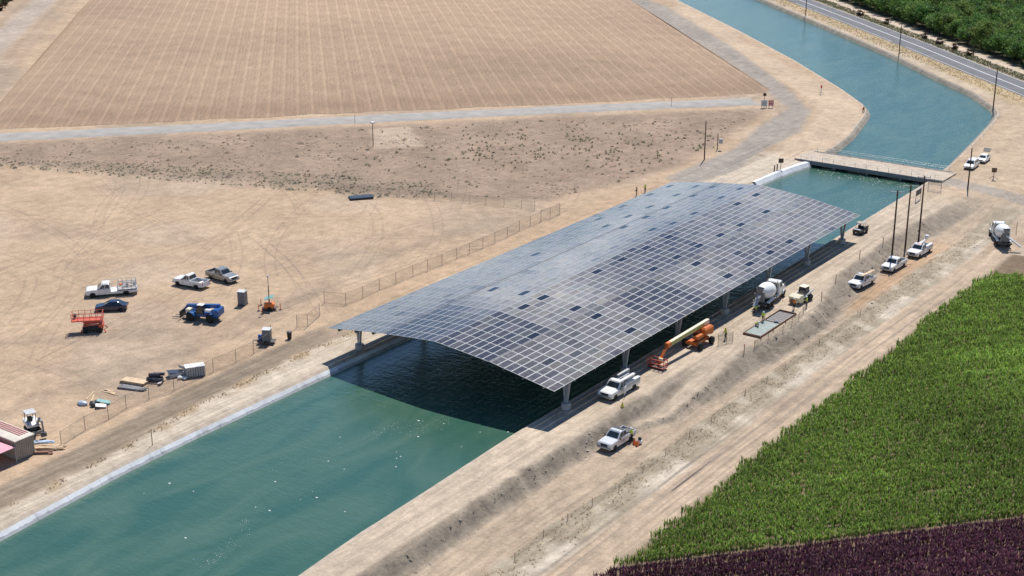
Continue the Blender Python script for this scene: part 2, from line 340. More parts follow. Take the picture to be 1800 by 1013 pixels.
    def mesh(s, name, mats):
        me = bpy.data.meshes.new(name); me.from_pydata(s.v, [], s.f)
        for m in (mats if isinstance(mats, (list, tuple)) else [mats]): me.materials.append(M[m] if isinstance(m, str) else m)
        me.polygons.foreach_set('material_index', s.m); me.polygons.foreach_set('use_smooth', s.smooth)
        bm = bmesh.new(); bm.from_mesh(me); bmesh.ops.recalc_face_normals(bm, faces=bm.faces); bm.to_mesh(me); bm.free()
        return me
    def build(s, name, mats, parent=None, **kw): return link(name, s.mesh(name, mats), parent, **kw)
def link(name, me, parent=None, loc=(0, 0, 0), rz=0.):
    o = bpy.data.objects.new(name, me); C.objects.link(o); o.location = loc; o.rotation_euler = (0, 0, rz); o.parent = parent; return o
def tag(o, label=None, cat=None, group=None, kind=None):
    if label: o['label'] = label
    if cat: o['category'] = cat
    if group: o['group'] = group
    if kind: o['kind'] = kind
    return o
def thing(name, label, cat, loc=(0, 0, 0), rz=0., group=None):
    o = link(name, None, None, loc, rz); o.empty_display_size = .5; return tag(o, label, cat, group)
def np_mesh(name, V, F, mats, col=None, smooth=False):
    """V (n,3), F (m,4) or (m,3) arrays, optional per-vertex colour"""
    me = bpy.data.meshes.new(name); k = F.shape[1]
    me.vertices.add(len(V)); me.vertices.foreach_set('co', V.astype('f').ravel())
    me.loops.add(F.size); me.loops.foreach_set('vertex_index', F.astype('i').ravel())
    me.polygons.add(len(F)); me.polygons.foreach_set('loop_start', np.arange(0, F.size, k, dtype='i')); me.polygons.foreach_set('loop_total', np.full(len(F), k, 'i'))
    me.polygons.foreach_set('use_smooth', np.full(len(F), smooth))
    for m in (mats if isinstance(mats, (list, tuple)) else [mats]): me.materials.append(M[m])
    if col is not None:
        a = me.attributes.new('col', 'FLOAT_COLOR', 'POINT'); a.data.foreach_set('color', np.c_[col, np.ones(len(col))].astype('f').ravel())
    me.update(calc_edges=True); return me
def ribbon(pts, offs, zoffs=None):
    """polyline (n,2) -> strip vertices at lateral offsets (n,k,3), left normal positive"""
    P = np.asarray(pts, float); T = np.gradient(P, axis=0); T /= np.linalg.norm(T, axis=1)[:, None]; N = np.c_[T[:, 1], -T[:, 0]]
    V = P[:, None, :]+N[:, None, :]*np.asarray(offs)[None, :, None]; return V
def grid_faces(n, k):
    i, j = np.meshgrid(np.arange(n-1), np.arange(k-1), indexing='ij'); a = (i*k+j).ravel(); return np.c_[a, a+k, a+k+1, a+1]
def resample(pts, step):
    P = np.asarray(pts, float); d = np.r_[0, np.cumsum(np.hypot(*np.diff(P, axis=0).T))]; t = np.arange(0, d[-1], step)
    return np.c_[np.interp(t, d, P[:, 0]), np.interp(t, d, P[:, 1])]
def PX(*pts, z=0.): return [tuple(at(x, y, z)[:2]) for x, y in pts]

# ------------------------------------------------------------------ ground sheet
def axis(parts):
    out = []
    for a, b, s in parts: out += list(np.arange(a, b, s))
    return np.array(out)
far = lambda a: [a+40*1.6**i for i in range(1, 12)]
av = np.r_[[-x for x in far(350)][::-1], axis([(-380, -120, 2.0), (-120, -90, .9), (-90, 60, .55), (60, 130, 1.6)]), far(130)]
au = np.r_[[-x for x in far(80)][::-1], axis([(-110, -66, 1.5), (-66, 150, .55), (150, 250, .7), (250, 380, 1.1)]), far(370)]
VV, UU = np.meshgrid(av, au, indexing='ij'); ZZ = height(VV, UU)
def ground_colour(v, u):
    wob = .9*vnoise(v, u, .35, 5)+.4*vnoise(v, u, 1.2, 8)
    col = np.zeros(v.shape+(3,)); col[:] = (.475, .346, .234); stk = np.zeros(v.shape)
    def paint(mask, c, k=1.0):
        nonlocal col
        a = (np.clip(mask, 0, 1)*k)[..., None]; col = col*(1-a)+np.array(c)*a
    band = lambda x, a, b, s: ss(a-s, a+s, x+wob*.35)*(1-ss(b-s, b+s, x+wob*.35))
    # yard is a little greyer in worn patches
    paint(ss(.15, .6, vnoise(v, u, .07, 3)), (.40, .305, .225), .7); paint(ss(.25, .7, vnoise(v, u, .11, 12)), (.50, .385, .28), .6)
    # scrubby fallow strip between the gravel road and the yard
    scrub = PX((-200,285), (0,288), (150,300), (300,310), (500,325), (700,345), (850,352), (960,352), (1060,330), (1200,290), (1335,205), (1340,192), (1000,205), (650,222), (0,252), (-200,262))
    paint(poly_mask(v, u, scrub, 2.5), (.335, .245, .18)); paint(poly_mask(v, u, scrub, 2.5)*ss(-.1, .5, vnoise(v, u, .22, 7)), (.27, .205, .15), .6)
    weedy = PX((40,285), (250,290), (640,312), (760,320), (800,345), (640,345), (330,318), (100,300))
    paint(poly_mask(v, u, weedy, 3.0)*ss(-.6, .4, vnoise(v, u, .3, 6)), (.27, .215, .155), .5)
    pale = PX((650,228), (720,222), (745,258), (660,262)); paint(poly_mask(v, u, pale, 1.0), (.47, .365, .27))
    for path, w_, k_ in (([(0,602), (180,592), (330,585), (420,562), (520,520), (640,462), (760,420), (930,372)], 2.2, .45), ([(0,730), (90,690), (250,640), (400,590), (500,545), (570,508)], 1.6, .4),
                         ([(130,470), (330,450), (520,470), (640,440)], 1.8, .3), ([(0,640), (120,655), (330,620)], 1.3, .3)):
        paint(1-ss(w_*.3, w_*1.5, seg_dist(v, u, PX(*path))+wob), (.315, .24, .178), k_)
    dl_ = seg_dist(v, u, PX((-120,205), (-10,82), (40,36), (92,-10))); paint(1-ss(3.2, 5, dl_), (.42, .345, .285), .9); paint(np.exp(-((dl_-6.5)/1.1)**2), (.27, .20, .15), .5); paint(np.exp(-((dl_-10)/1.5)**2), (.30, .225, .17), .4)
    # left canal bank and its dark dirt road
    l, r = lips(u); dl = v-l
    road_l = np.interp(u, [-160, -57, -41, -25, -8, 10, 60], [-26.5, -36, -37.4, -40.0, -41.0, -41.2, -41])
    nb = 1-ss(88, 118, u)
    paint(band(v, road_l+2, l, 1.0)*(1-ss(130, 140, u)), (.53, .445, .345)); paint(band(v-road_l, -2.6, 2.0, .7)*(1-ss(-2, 12, u)), (.25, .198, .148), .92)
    paint(band(v-road_l, -6, 3.2, 1.4)*ss(4, 16, u)*(1-ss(100, 125, u)), (.47, .335, .22), .85)
    paint(band(v-road_l, 1.6, 3.6, .5)*ss(.0, .5, vnoise(v, u, .5, 2)), (.36, .26, .15), .7)
    stk = np.maximum(stk, band(v, road_l-3, l, 1.5)*(u < 140))
    # gravelled service roads beyond the bridge
    grav = PX((1112,-10), (1180,16), (1300,92), (1395,165), (1425,195), (1408,232), (1345,262), (1295,300), (1205,330), (1170,312), (1290,262), (1335,222), (1385,190), (1335,150), (1250,92), (1075,-10))
    paint(poly_mask(v, u, grav, 1.2), (.325, .285, .245), .95)
    # inside of the bend: pale sand
    bend = PX((1195,0), (1310,75), (1420,135), (1510,185), (1522,212), (1465,275), (1440,280), (1380,280), (1355,265), (1420,230), (1440,200), (1405,165), (1300,90), (1185,15))
    paint(poly_mask(v, u, bend, .8), (.52, .40, .285), .9)
    # right bank top, earth slope, low track, weedy strip, farm track
    rb = v-r; low = (1-ss(112, 134, u))
    c2 = np.interp(u, _uu, _c2); f2 = np.interp(u, _uu, _f2)
    paint(band(rb, -.5, 60, .4)*low, (.50, .405, .305)); paint(band(v, c2+.1, f2+.3, .35)*low, (.305, .252, .195), .95)  # earth slope painted darker, as it faces away from the sun
    paint(band(v, 5.7, 7.6, .4)*(1-ss(14, 27, u)), (.305, .252, .195), .95)  # slope beside the ramp, shade put into its colour the same way
    paint(band(v, f2+.5, 14.5, .8)*low, (.445, .345, .25)); paint(band(v, f2+.4, 14.3, .8)*ss(54, 62, u)*(1-ss(92, 104, u)), (.45, .30, .185), .9)
    paint(band(v, 13.6, 18.5, .7)*low, (.345, .285, .205), .9); paint(band(v, 13.6, 18.5, .7)*low*ss(.1, .55, vnoise(v, u, .55, 3)), (.50, .43, .33), .8)
    paint(band(v, 16.4, 18.6, .4)*low*ss(.0, .35, vnoise(u, v*.1, .21, 5)), (.60, .52, .42), .75)
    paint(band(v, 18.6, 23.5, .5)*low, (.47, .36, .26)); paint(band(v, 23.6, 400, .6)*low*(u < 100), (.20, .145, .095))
    stk = np.maximum(stk, band(v, r, c2, .5)*low*.9); stk = np.maximum(stk, band(v, 10, 24, 1.)*low*.8)
    # far right: junction, track by the highway, dry grass verge, pale orchard track
    paint(ss(128, 138, u)*ss(-2, 6, rb), (.475, .365, .255)); paint(seg_dist(v, u, [(-2,133), (8,131), (22,126), (45,118)]) < 2.6, (.34, .30, .255), .85)
    hw = HWY; dh = seg_dist(v, u, hw); right = rb > 0
    paint(right*(1-ss(11, 13, dh+wob))*ss(3, 5, dh), (.44, .335, .20), .85)
    nrm = (v+58.3)*.701+(u-273.8)*.713
    paint(band(nrm, 4.5, 8, .5), (.26, .235, .165), .9); paint(band(nrm, 8.2, 12.2, .6), (.56, .455, .355)); paint(ss(12, 14, nrm), (.13, .115, .07))
    paint(band(rb, .6, 5.0, .6)*ss(205, 225, u), (.51, .41, .30)); paint(band(rb, -.5, 1.0, .4)*ss(150, 170, u), (.34, .285, .22), .8)
    return col, stk
HWY = [tuple(at(x, y)[:2]) for x, y in ((1340,-27), (1406,1), (1505,39), (1620,84), (1700,117), (1800,157), (1870,185))]
gcol, gstk = ground_colour(VV, UU)
gme = np_mesh('ground', np.c_[VV.ravel(), UU.ravel(), ZZ.ravel()], grid_faces(len(av), len(au)), 'ground', gcol.reshape(-1, 3), True)
sa = gme.attributes.new('streak', 'FLOAT', 'POINT'); sa.data.foreach_set('value', gstk.ravel().astype('f'))
tag(link('ground', gme), kind='structure')
# water sheet and canal lining
uw = np.arange(-150, 520, 2.0); l, r = lips(uw)
wv = np.stack([np.c_[l-1+(r-l+2)*t, uw, np.full(len(uw), Z_WATER)] for t in np.linspace(0, 1, 9)], 1).reshape(-1, 3)
tag(link('canal_water', np_mesh('canal_water', wv, grid_faces(len(uw), 9), 'water')), kind='structure')
uw = np.arange(-150, 460, 1.0)
for side, lip in (('left', LIP_L), ('right', LIP_R)):
    P = np.c_[np.interp(uw, UT, lip), uw]; sg = 1 if side == 'left' else -1
    prof = [(-1.1, -.10), (-.35, .035), (.12, -.24), (.80, Z_WATER-.1), (2.8, -2.6)]
    V = ribbon(P, [sg*p[0] for p in prof]); zz = np.array([p[1] for p in prof])[None, :].repeat(len(uw), 0)
    zz = zz+np.array([1, 1, .6, 0, 0])[None, :]*(.03*vnoise(uw, uw*0, .8, 3))[:, None]
    me = np_mesh('canal_lining_'+side, np.c_[V.reshape(-1, 2), zz.reshape(-1)], grid_faces(len(uw), 5), ['lining', 'bank_lip', 'bank_earth'], smooth=False)
    mi = np.tile([1, 1, 0, 0], len(uw)-1).reshape(-1, 4); mi[(uw[:-1] > 131) | (side == 'right')] = 1; mi[(uw[:-1] > 140), 1:] = 2; mi = mi.ravel(); me.polygons.foreach_set('material_index', mi.astype('i'))
    tag(link('canal_lining_'+side, me), kind='structure')
# roads
def road(name, pts, half, m, zoff=.06, step=3.0, rag=0., kerb=True):
    P = resample(pts, step); V = ribbon(P, [-half-.6, -half, -half/3, half/3, half, half+.6]); n = len(P)
    if rag:
        for j in (0, 1, 4, 5): V[:, j, :] += (RNG.normal(0, rag, (n, 1)))*np.array([[.7, .7]])
    Z = height(V[..., 0], V[..., 1]); Z[:, 1:5] = np.maximum(Z[:, 1:5], Z[:, 2:3])+zoff; Z[:, 0] -= .12; Z[:, 5] -= .12
    return tag(link(name, np_mesh(name, np.c_[V.reshape(-1, 2), Z.ravel()], grid_faces(n, 6), m, smooth=True)), kind='structure')
road('gravel_road', [tuple(at(x, y)[:2]) for x, y in ((-260,256), (0,242), (350,225), (650,209.5), (1000,192.5), (1200,184), (1345,178))], 3.6, 'gravel', .08, rag=.18)
road('highway', HWY, 4.6, 'asphalt', .10)
for off, w in ((0, .14), (-4.2, .07), (4.2, .07)):
    P = resample(HWY, 3.0); V = ribbon(P, [off-w, off+w]); Z = np.full(V.shape[:2], 0.)+np.maximum(height(P[:, 0], P[:, 1]), 0)[:, None]+.115
    tag(link('road_marking', np_mesh('road_marking', np.c_[V.reshape(-1, 2), Z.ravel()], grid_faces(len(P), 2), 'road_paint')), kind='structure')
# ploughed field with real furrows
def ploughed_field():
    poly = [tuple(at(x, y)[:2]) for x, y in ((-60,250), (170,-14), (1085,-14), (1340,146), (1356,157), (1346,166), (1000,184), (650,199), (350,214), (0,230))]
    D = np.array([-.6917, .7222]); N = np.array([.7222, .6917]); Pp = np.array(poly); c = Pp@N
    xs = np.arange(c.min()+.3, c.max()-.3, .29); rows = []; nseg = 110
    for x in xs:
        hit = []
        for i in range(len(Pp)):
            a, b = Pp[i], Pp[(i+1) % len(Pp)]; ca, cb = a@N-x, b@N-x
            if ca*cb < 0: t = ca/(ca-cb); hit.append((a+(b-a)*t)@D)
        rows.append((min(hit), max(hit)) if len(hit) >= 2 else (0, .01))
    rows = np.array(rows); t = np.linspace(0, 1, nseg)
    A = rows[:, :1]+(rows[:, 1:]-rows[:, :1])*t[None, :]; X = xs[:, None].repeat(nseg, 1)
    ph = (X/3.42) % 1; track = np.exp(-(((ph-.5)/.07)**2)); edge = np.exp(-(((ph-.62)/.05)**2))
    fur = .028*np.sin(X*2*math.pi/.855)*(1-track)
    Zf = .10+fur+.03*vnoise(X, A, 1.3, 2)+RNG.normal(0, .014, X.shape); Zf[:, 0] = Zf[:, -1] = -.1; Zf[0] = Zf[-1] = -.1
    base = np.array([.340, .238, .158]); col = base[None, None, :]*(1+.10*vnoise(X, A, .035, 4)+.08*vnoise(X, A, .25, 7))[..., None]
    hd = np.exp(-((A-rows[:, :1]-9)/9)**2)*.16; col = col*(1-hd[..., None]*np.array([.9, 1.05, 1.05])); col = col*(1+.27*track-.10*edge+RNG.normal(0, .06, X.shape)-.16*(RNG.random(X.shape) < .035))[..., None]
    V = np.stack([X*N[0]+A*D[0], X*N[1]+A*D[1], Zf], -1).reshape(-1, 3)
    tag(link('ploughed_field', np_mesh('ploughed_field', V, grid_faces(len(xs), nseg), 'plough', col.reshape(-1, 3), False)), kind='structure')
ploughed_field()
# ------------------------------------------------------------------ solar canopy over the canal
NV, NU, HE, RISE, W0, CW, U0, CL = 34, 40, 4.15, 2.05, -35.1, 36.2, -4.5, 91.8
COLU = [i*13.87 for i in range(7)]
_AV = [-40, -35.1, -30.5, -26.9, -23.2, -20.1, -17.0, -13.0, -8.5, -4.3, 1.1, 4]
_AZ = [3.3, HE, 4.86, 5.38, 5.82, 6.14, 6.40, 6.10, 5.68, 5.03, HE, 3.65]
def arch(v): return float(np.interp(v, _AV, _AZ))
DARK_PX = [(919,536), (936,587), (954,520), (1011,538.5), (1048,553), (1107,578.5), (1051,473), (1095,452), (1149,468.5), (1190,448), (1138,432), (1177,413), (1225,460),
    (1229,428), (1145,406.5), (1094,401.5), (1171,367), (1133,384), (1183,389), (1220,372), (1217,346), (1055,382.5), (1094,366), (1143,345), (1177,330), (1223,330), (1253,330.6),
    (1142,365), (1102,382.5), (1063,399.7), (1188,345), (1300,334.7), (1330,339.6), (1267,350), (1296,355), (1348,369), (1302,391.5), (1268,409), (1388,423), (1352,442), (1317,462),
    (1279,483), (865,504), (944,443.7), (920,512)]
def build_canopy():
    root = thing('solar_canopy', 'long arched solar panel canopy on steel columns spanning the canal', 'solar canopy', (0, 0, 0))
    vk = np.array([W0+CW*k/NV for k in range(NV+1)]); 
    pv, pu, fw, th = CW/NV-.03, CL/NU-.03, .05, .045
    def geom(pv_):
        x, y = pv_/2, pu/2; a, b = x-fw, y-fw; z1 = .006
        V = [(-x,-y,0), (x,-y,0), (x,y,0), (-x,y,0), (-a,-b,0), (a,-b,0), (a,b,0), (-a,b,0), (-x,-y,-th), (x,-y,-th), (x,y,-th), (-x,y,-th), (-a,-b,-z1), (a,-b,-z1), (a,b,-z1), (-a,b,-z1)]
        F = [(12,13,14,15), (0,1,5,4), (1,2,6,5), (2,3,7,6), (3,0,4,7), (8,9,1,0), (9,10,2,1), (10,11,3,2), (11,8,0,3), (11,10,9,8)]
        return V, F
    cen = []
    for i in range(NU):
        for k in range(NV):
            va = W0+CW*k/NV; vb = W0+CW*(k+1)/NV; sh = -.15 if k < 9 else (.15 if k >= 25 else 0)
            za, zb = arch(va), arch(vb); cen.append((i, k, (va+vb)/2+sh, U0+CL*(i+.5)/NU, (za+zb)/2, math.atan2(zb-za, vb-va), math.hypot(vb-va, zb-za)))
    pix = np.array([proj((c[2], c[3], c[4])) for c in cen]); dark = set()
    for p in DARK_PX: dark.add(int(np.argmin(((pix-np.array(p))**2).sum(1))))
    rr = random.Random(5)
    blk = {(a, b): rr.uniform(-.35, .35) for a in range(12) for b in range(4)}
    cols = []
    for n, c in enumerate(cen):
        i, k, v, u = c[:4]; sec = 0 if k < 9 else (1 if k < 17 else (2 if k < 25 else 3))
        d = .48+.20*math.sin(u*.11+v*.05)+.12*math.sin(v*.33+u*.07)+blk[(i//5, sec)]*.35+rr.uniform(-.16, .16)
        if sec in (1, 2) and i < 6: d -= .30
        if sec == 2 and 6 <= i < 13: d += .28
        if sec == 3 and 12 <= i < 17: d -= .34
        if sec == 3 and 18 <= i < 21: d += .28
        if sec == 1 and 8 <= i < 22: d += .22
        if rr.random() < .05: d -= .3
        d += .16*i/NU+(.28 if sec == 0 else (.12 if sec == 1 else 0))
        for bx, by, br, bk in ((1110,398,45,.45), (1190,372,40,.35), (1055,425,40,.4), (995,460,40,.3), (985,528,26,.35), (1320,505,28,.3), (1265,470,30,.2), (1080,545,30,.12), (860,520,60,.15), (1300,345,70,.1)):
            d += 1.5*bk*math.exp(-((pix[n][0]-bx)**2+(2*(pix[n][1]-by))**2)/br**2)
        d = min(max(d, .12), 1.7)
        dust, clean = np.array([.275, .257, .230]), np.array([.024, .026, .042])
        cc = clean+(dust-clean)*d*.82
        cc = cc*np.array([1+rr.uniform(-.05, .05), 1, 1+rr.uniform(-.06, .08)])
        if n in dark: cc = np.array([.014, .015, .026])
        cols.append(cc)
    V0, F0 = geom(cen[0][6]-.03); V0 = np.array(V0)
    me = bpy.data.meshes.new('solar_panel'); me.from_pydata([tuple(p) for p in V0], [], F0)
    me.materials.append(M['panel_glass']); me.materials.append(M['panel_frame']); me.materials.append(M['panel_back']); me.polygons.foreach_set('material_index', [0]+[1]*8+[2])
    # the 300 panels that show largest in the photograph
    area = np.array([1/((c[2]-CAM[0])**2+(c[3]-CAM[1])**2) * max(.05, (Vector((-math.sin(c[5]), 0, math.cos(c[5]))).dot((Vector(CAM)-Vector((c[2], c[3], c[4]))).normalized()))) for c in cen])
    big = set(np.argsort(-area)[:300].tolist())
    RV, RF, RM, RC = [], [], [], []
    for n, c in enumerate(cen):
        if n in big:
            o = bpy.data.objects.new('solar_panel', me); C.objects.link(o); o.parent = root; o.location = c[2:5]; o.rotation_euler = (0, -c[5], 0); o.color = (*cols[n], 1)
        else:
            ca, sa_ = math.cos(c[5]), math.sin(c[5]); base = len(RV)
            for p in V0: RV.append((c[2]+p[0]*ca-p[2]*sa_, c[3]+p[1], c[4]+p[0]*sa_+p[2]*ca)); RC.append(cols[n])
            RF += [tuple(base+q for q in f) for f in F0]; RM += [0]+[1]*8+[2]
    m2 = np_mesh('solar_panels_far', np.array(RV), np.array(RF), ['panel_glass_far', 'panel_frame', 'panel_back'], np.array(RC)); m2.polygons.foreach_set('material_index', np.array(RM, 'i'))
    tag(link('solar_panel_rows', m2, root), kind='stuff')
    # steel below
    def curve_beam(u, dz, w, h, name, m):
        b = MB(); vs_ = np.linspace(W0+.6, W0+CW-.6, 19)
        for a, c in zip(vs_[:-1], vs_[1:]): b.beam((a, u, arch(a)+dz), (c, u, arch(c)+dz), w, h)
        return b.build(name, m, root)
    for u in COLU: curve_beam(u, -.72, .3, .62, 'girder', 'steel')
    for v in np.linspace(W0+1.6, W0+CW-1.6, 12): MB().box((v, U0+CL/2, arch(v)-.24), (.16, CL-.3, .3)).build('purlin', 'steel', root)
    for v in np.linspace(W0+1.6, W0+CW-1.6, 12):
        for u in (U0+.14, U0+CL-.14): MB().box((v, u, arch(v)-.19), (.22, .04, .22)).build('purlin_end_plate', 'dark_grey', root)
    for u in COLU:
        for v in (-33.8, 0.0):
            cb = MB(); top = arch(v)-1.0; sgn = 1 if v < -1 else -1
            for a, b_ in ((-.07, -.36), (.10, .32)): cb.beam((v+a*sgn, u, .78), (v+b_*sgn, u, top), .24, .26, w1=.34, h1=.30)
            cb.box((v, u, top+.06), (1.15, .42, .1)); cb.box((v, u, .80), (.75, .75, .05))
            col = cb.build('column', 'steel', root)
            z0 = hz(v, u); MB().lathe([(.62, z0-.25), (.62, .70), (.58, .775)], 16, (v, u, 0), smooth=False).build('pedestal', 'concrete', col)
    for k in (9, 25):   # dark cable trays in the two seams
        v = W0+CW*k/NV; b = MB(); s = -.075 if k == 9 else .075
        b.box((v+s, U0+CL/2, arch(v)-.08), (.2, CL-.4, .04)); b.build('cable_tray', 'black', root)
    for i in range(NU):  # clamps under the right-hand eave
        MB().box((W0+CW+.10, U0+CL*(i+.98)/NU, HE-.11), (.06, .14, .16)).build('eave_clamp', 'galv', root)
build_canopy()

# ------------------------------------------------------------------ bridge
def build_bridge():
    u0, u1, v0, v1 = 130.6, 138.8, -29.6, -1.6; L = v1-v0; cx, cy = (v0+v1)/2, (u0+u1)/2
    t = thing('canal_bridge', 'low flat concrete road bridge with pipe railings crossing the canal', 'bridge', (cx, cy, 0)); h = (u1-u0)/2
    MB().box((0, 0, .16), (L+3, u1-u0-.5, .30)).build('deck', 'bank_lip', t)
    for s in (-1, 1):
        MB().box((0, s*(h-.12), -.03), (L+1.6, .30, .86), bev=.03).build('edge_beam', 'mid_grey', t)  # beam colour darkened for the shade on the face turned from the sun
        r = MB()
        for z in (.95, 1.3): r.tube((-L/2, s*(h-.12), z), (L/2, s*(h-.12), z), .03, n=6)
        r.build('rail', 'galv', t)
        for i in range(13):
            x = -L/2+L*i/12; MB().tube((x, s*(h-.12), .40), (x, s*(h-.12), 1.32), .04, n=6).build('railing_post', 'galv', t)
    for x in (-7, 0, 7): MB().box((x, 0, -1.35), (.5, u1-u0-1.2, 2.6), bev=.1).build('pier', 'concrete', t)
    MB().box((0, 0, -.10), (L+1.2, u1-u0-1.0, .2)).build('soffit', 'dark_grey', t)
    for s in (-1, 1): MB().box((s*(L/2+.5), 0, -1.2), (.9, u1-u0-.3, 2.35)).build('abutment', 'concrete', t)
    # wing wall of pale concrete on the near left corner
build_bridge()
def wing_wall():
    b = MB(); P = [(-29.9, 110), (-29.6, 118), (-28.9, 125), (-28.0, 130.4)]
    for (x, y), (x2, y2) in zip(P[:-1], P[1:]):
        w0, w1 = .25+(y-110)*.02, .25+(y2-110)*.02
        b.add([(x-w0, y, .09), (x+.35, y, .09), (x+1.3, y, -1.1), (x2-w1, y2, .09), (x2+.35, y2, .09), (x2+1.3, y2, -1.1)], [(0, 1, 4, 3), (1, 2, 5, 4)])
    tag(b.build('canal_apron', 'lining'), kind='structure')
wing_wall()

# ------------------------------------------------------------------ vehicle kit (local +X forward, +Y left)
_wheels = {}
def wheel(parent, x, y, r, w, rimm='rim'):
    key = (round(r, 2), round(w, 2), rimm)
    if key not in _wheels:
        _wheels[key] = (MB().lathe([(r*.55, -w/2), (r*.93, -w/2), (r, -w*.3), (r, w*.3), (r*.93, w/2), (r*.55, w/2)], 18, ax='y').mesh('wheel', 'tyre'),
                        MB().lathe([(r*.57, -w*.46), (r*.5, -w*.40), (r*.2, -w*.44), (r*.2, w*.44), (r*.5, w*.40), (r*.57, w*.46)], 14, ax='y').mesh('rim', rimm))
    t, rm = _wheels[key]; o = link('wheel', t, parent, (x, y, r)); link('rim', rm, o); return o
def glazed_cab(parent, xb0, xb1, xt0, xt1, zb, zt, wb, wt, paint, doors, name='cab'):
    """tapered cabin from belt line to roof; x0 is the rear, x1 the front; windows stand a few mm proud"""
    b = MB(); c = .07
    def ring(x0, x1, w, z, k): return [(x0+k, -w/2, z), (x1-k, -w/2, z), (x1, -w/2+k, z), (x1, w/2-k, z), (x1-k, w/2, z), (x0+k, w/2, z), (x0, w/2-k, z), (x0, -w/2+k, z)]
    rings = [ring(xb0, xb1, wb, zb, .05), ring(xt0, xt1, wt, zt-c, .07), ring(xt0+c, xt1-c, wt-2*c, zt, .12)]
    V = sum(rings, []); F = [tuple(range(16, 24))]+[(k*8+j, k*8+(j+1) % 8, k*8+8+(j+1) % 8, k*8+8+j) for k in range(2) for j in range(8)]
    b.add(V, F); o = b.build(name, paint, parent)
    lerp = lambda a, q, t: a+(q-a)*t; H = zt-c-zb
    def pane(nm, pts, nrm): MB().add([Vector(p)+Vector(nrm)*.008 for p in pts], [(0, 1, 2, 3)]).build(nm, 'glass', o)
    t0, t1 = .10, .90
    for nm, xb, xt, sg in (('windshield', xb1, xt1, 1), ('rear_window', xb0, xt0, -1)):
        pts = [(lerp(xb, xt, t), y, zb+H*t) for t, y in ((t0, -wb*.42), (t0, wb*.42), (t1, wt*.42), (t1, -wt*.42))]
        pane(nm, pts, (sg*.9, 0, .3))
    for s in (-1, 1):
        for a, q in doors:
            pts = []
            for t, f in ((t0, a), (t0, q), (t1, q), (t1, a)):
                x0, x1 = lerp(xb0, xt0, t), lerp(xb1, xt1, t); pts.append((lerp(x0, x1, f), s*lerp(wb, wt, t)/2, zb+H*t))
            pane('side_window', pts, (0, s, .15))
    return o
def lights(t, xf, xr, w, zf, zr, grille=True):
    for s in (-1, 1):
        MB().box((xf, s*(w/2-.24), zf), (.08, .34, .2), bev=.03).build('headlight', 'lamp_glass', t); MB().box((xr, s*(w/2-.12), zr), (.06, .16, .36), bev=.02).build('taillight', 'red_lens', t)
    if grille: MB().box((xf+.01, 0, zf-.03), (.06, w-1.0, .34), bev=.02).build('grille', 'black', t)
def arch_pts(xc, r, z, n=7): return [(xc+r*math.cos(math.pi*i/(n-1)), z+r*math.sin(math.pi*i/(n-1))) for i in range(n)]
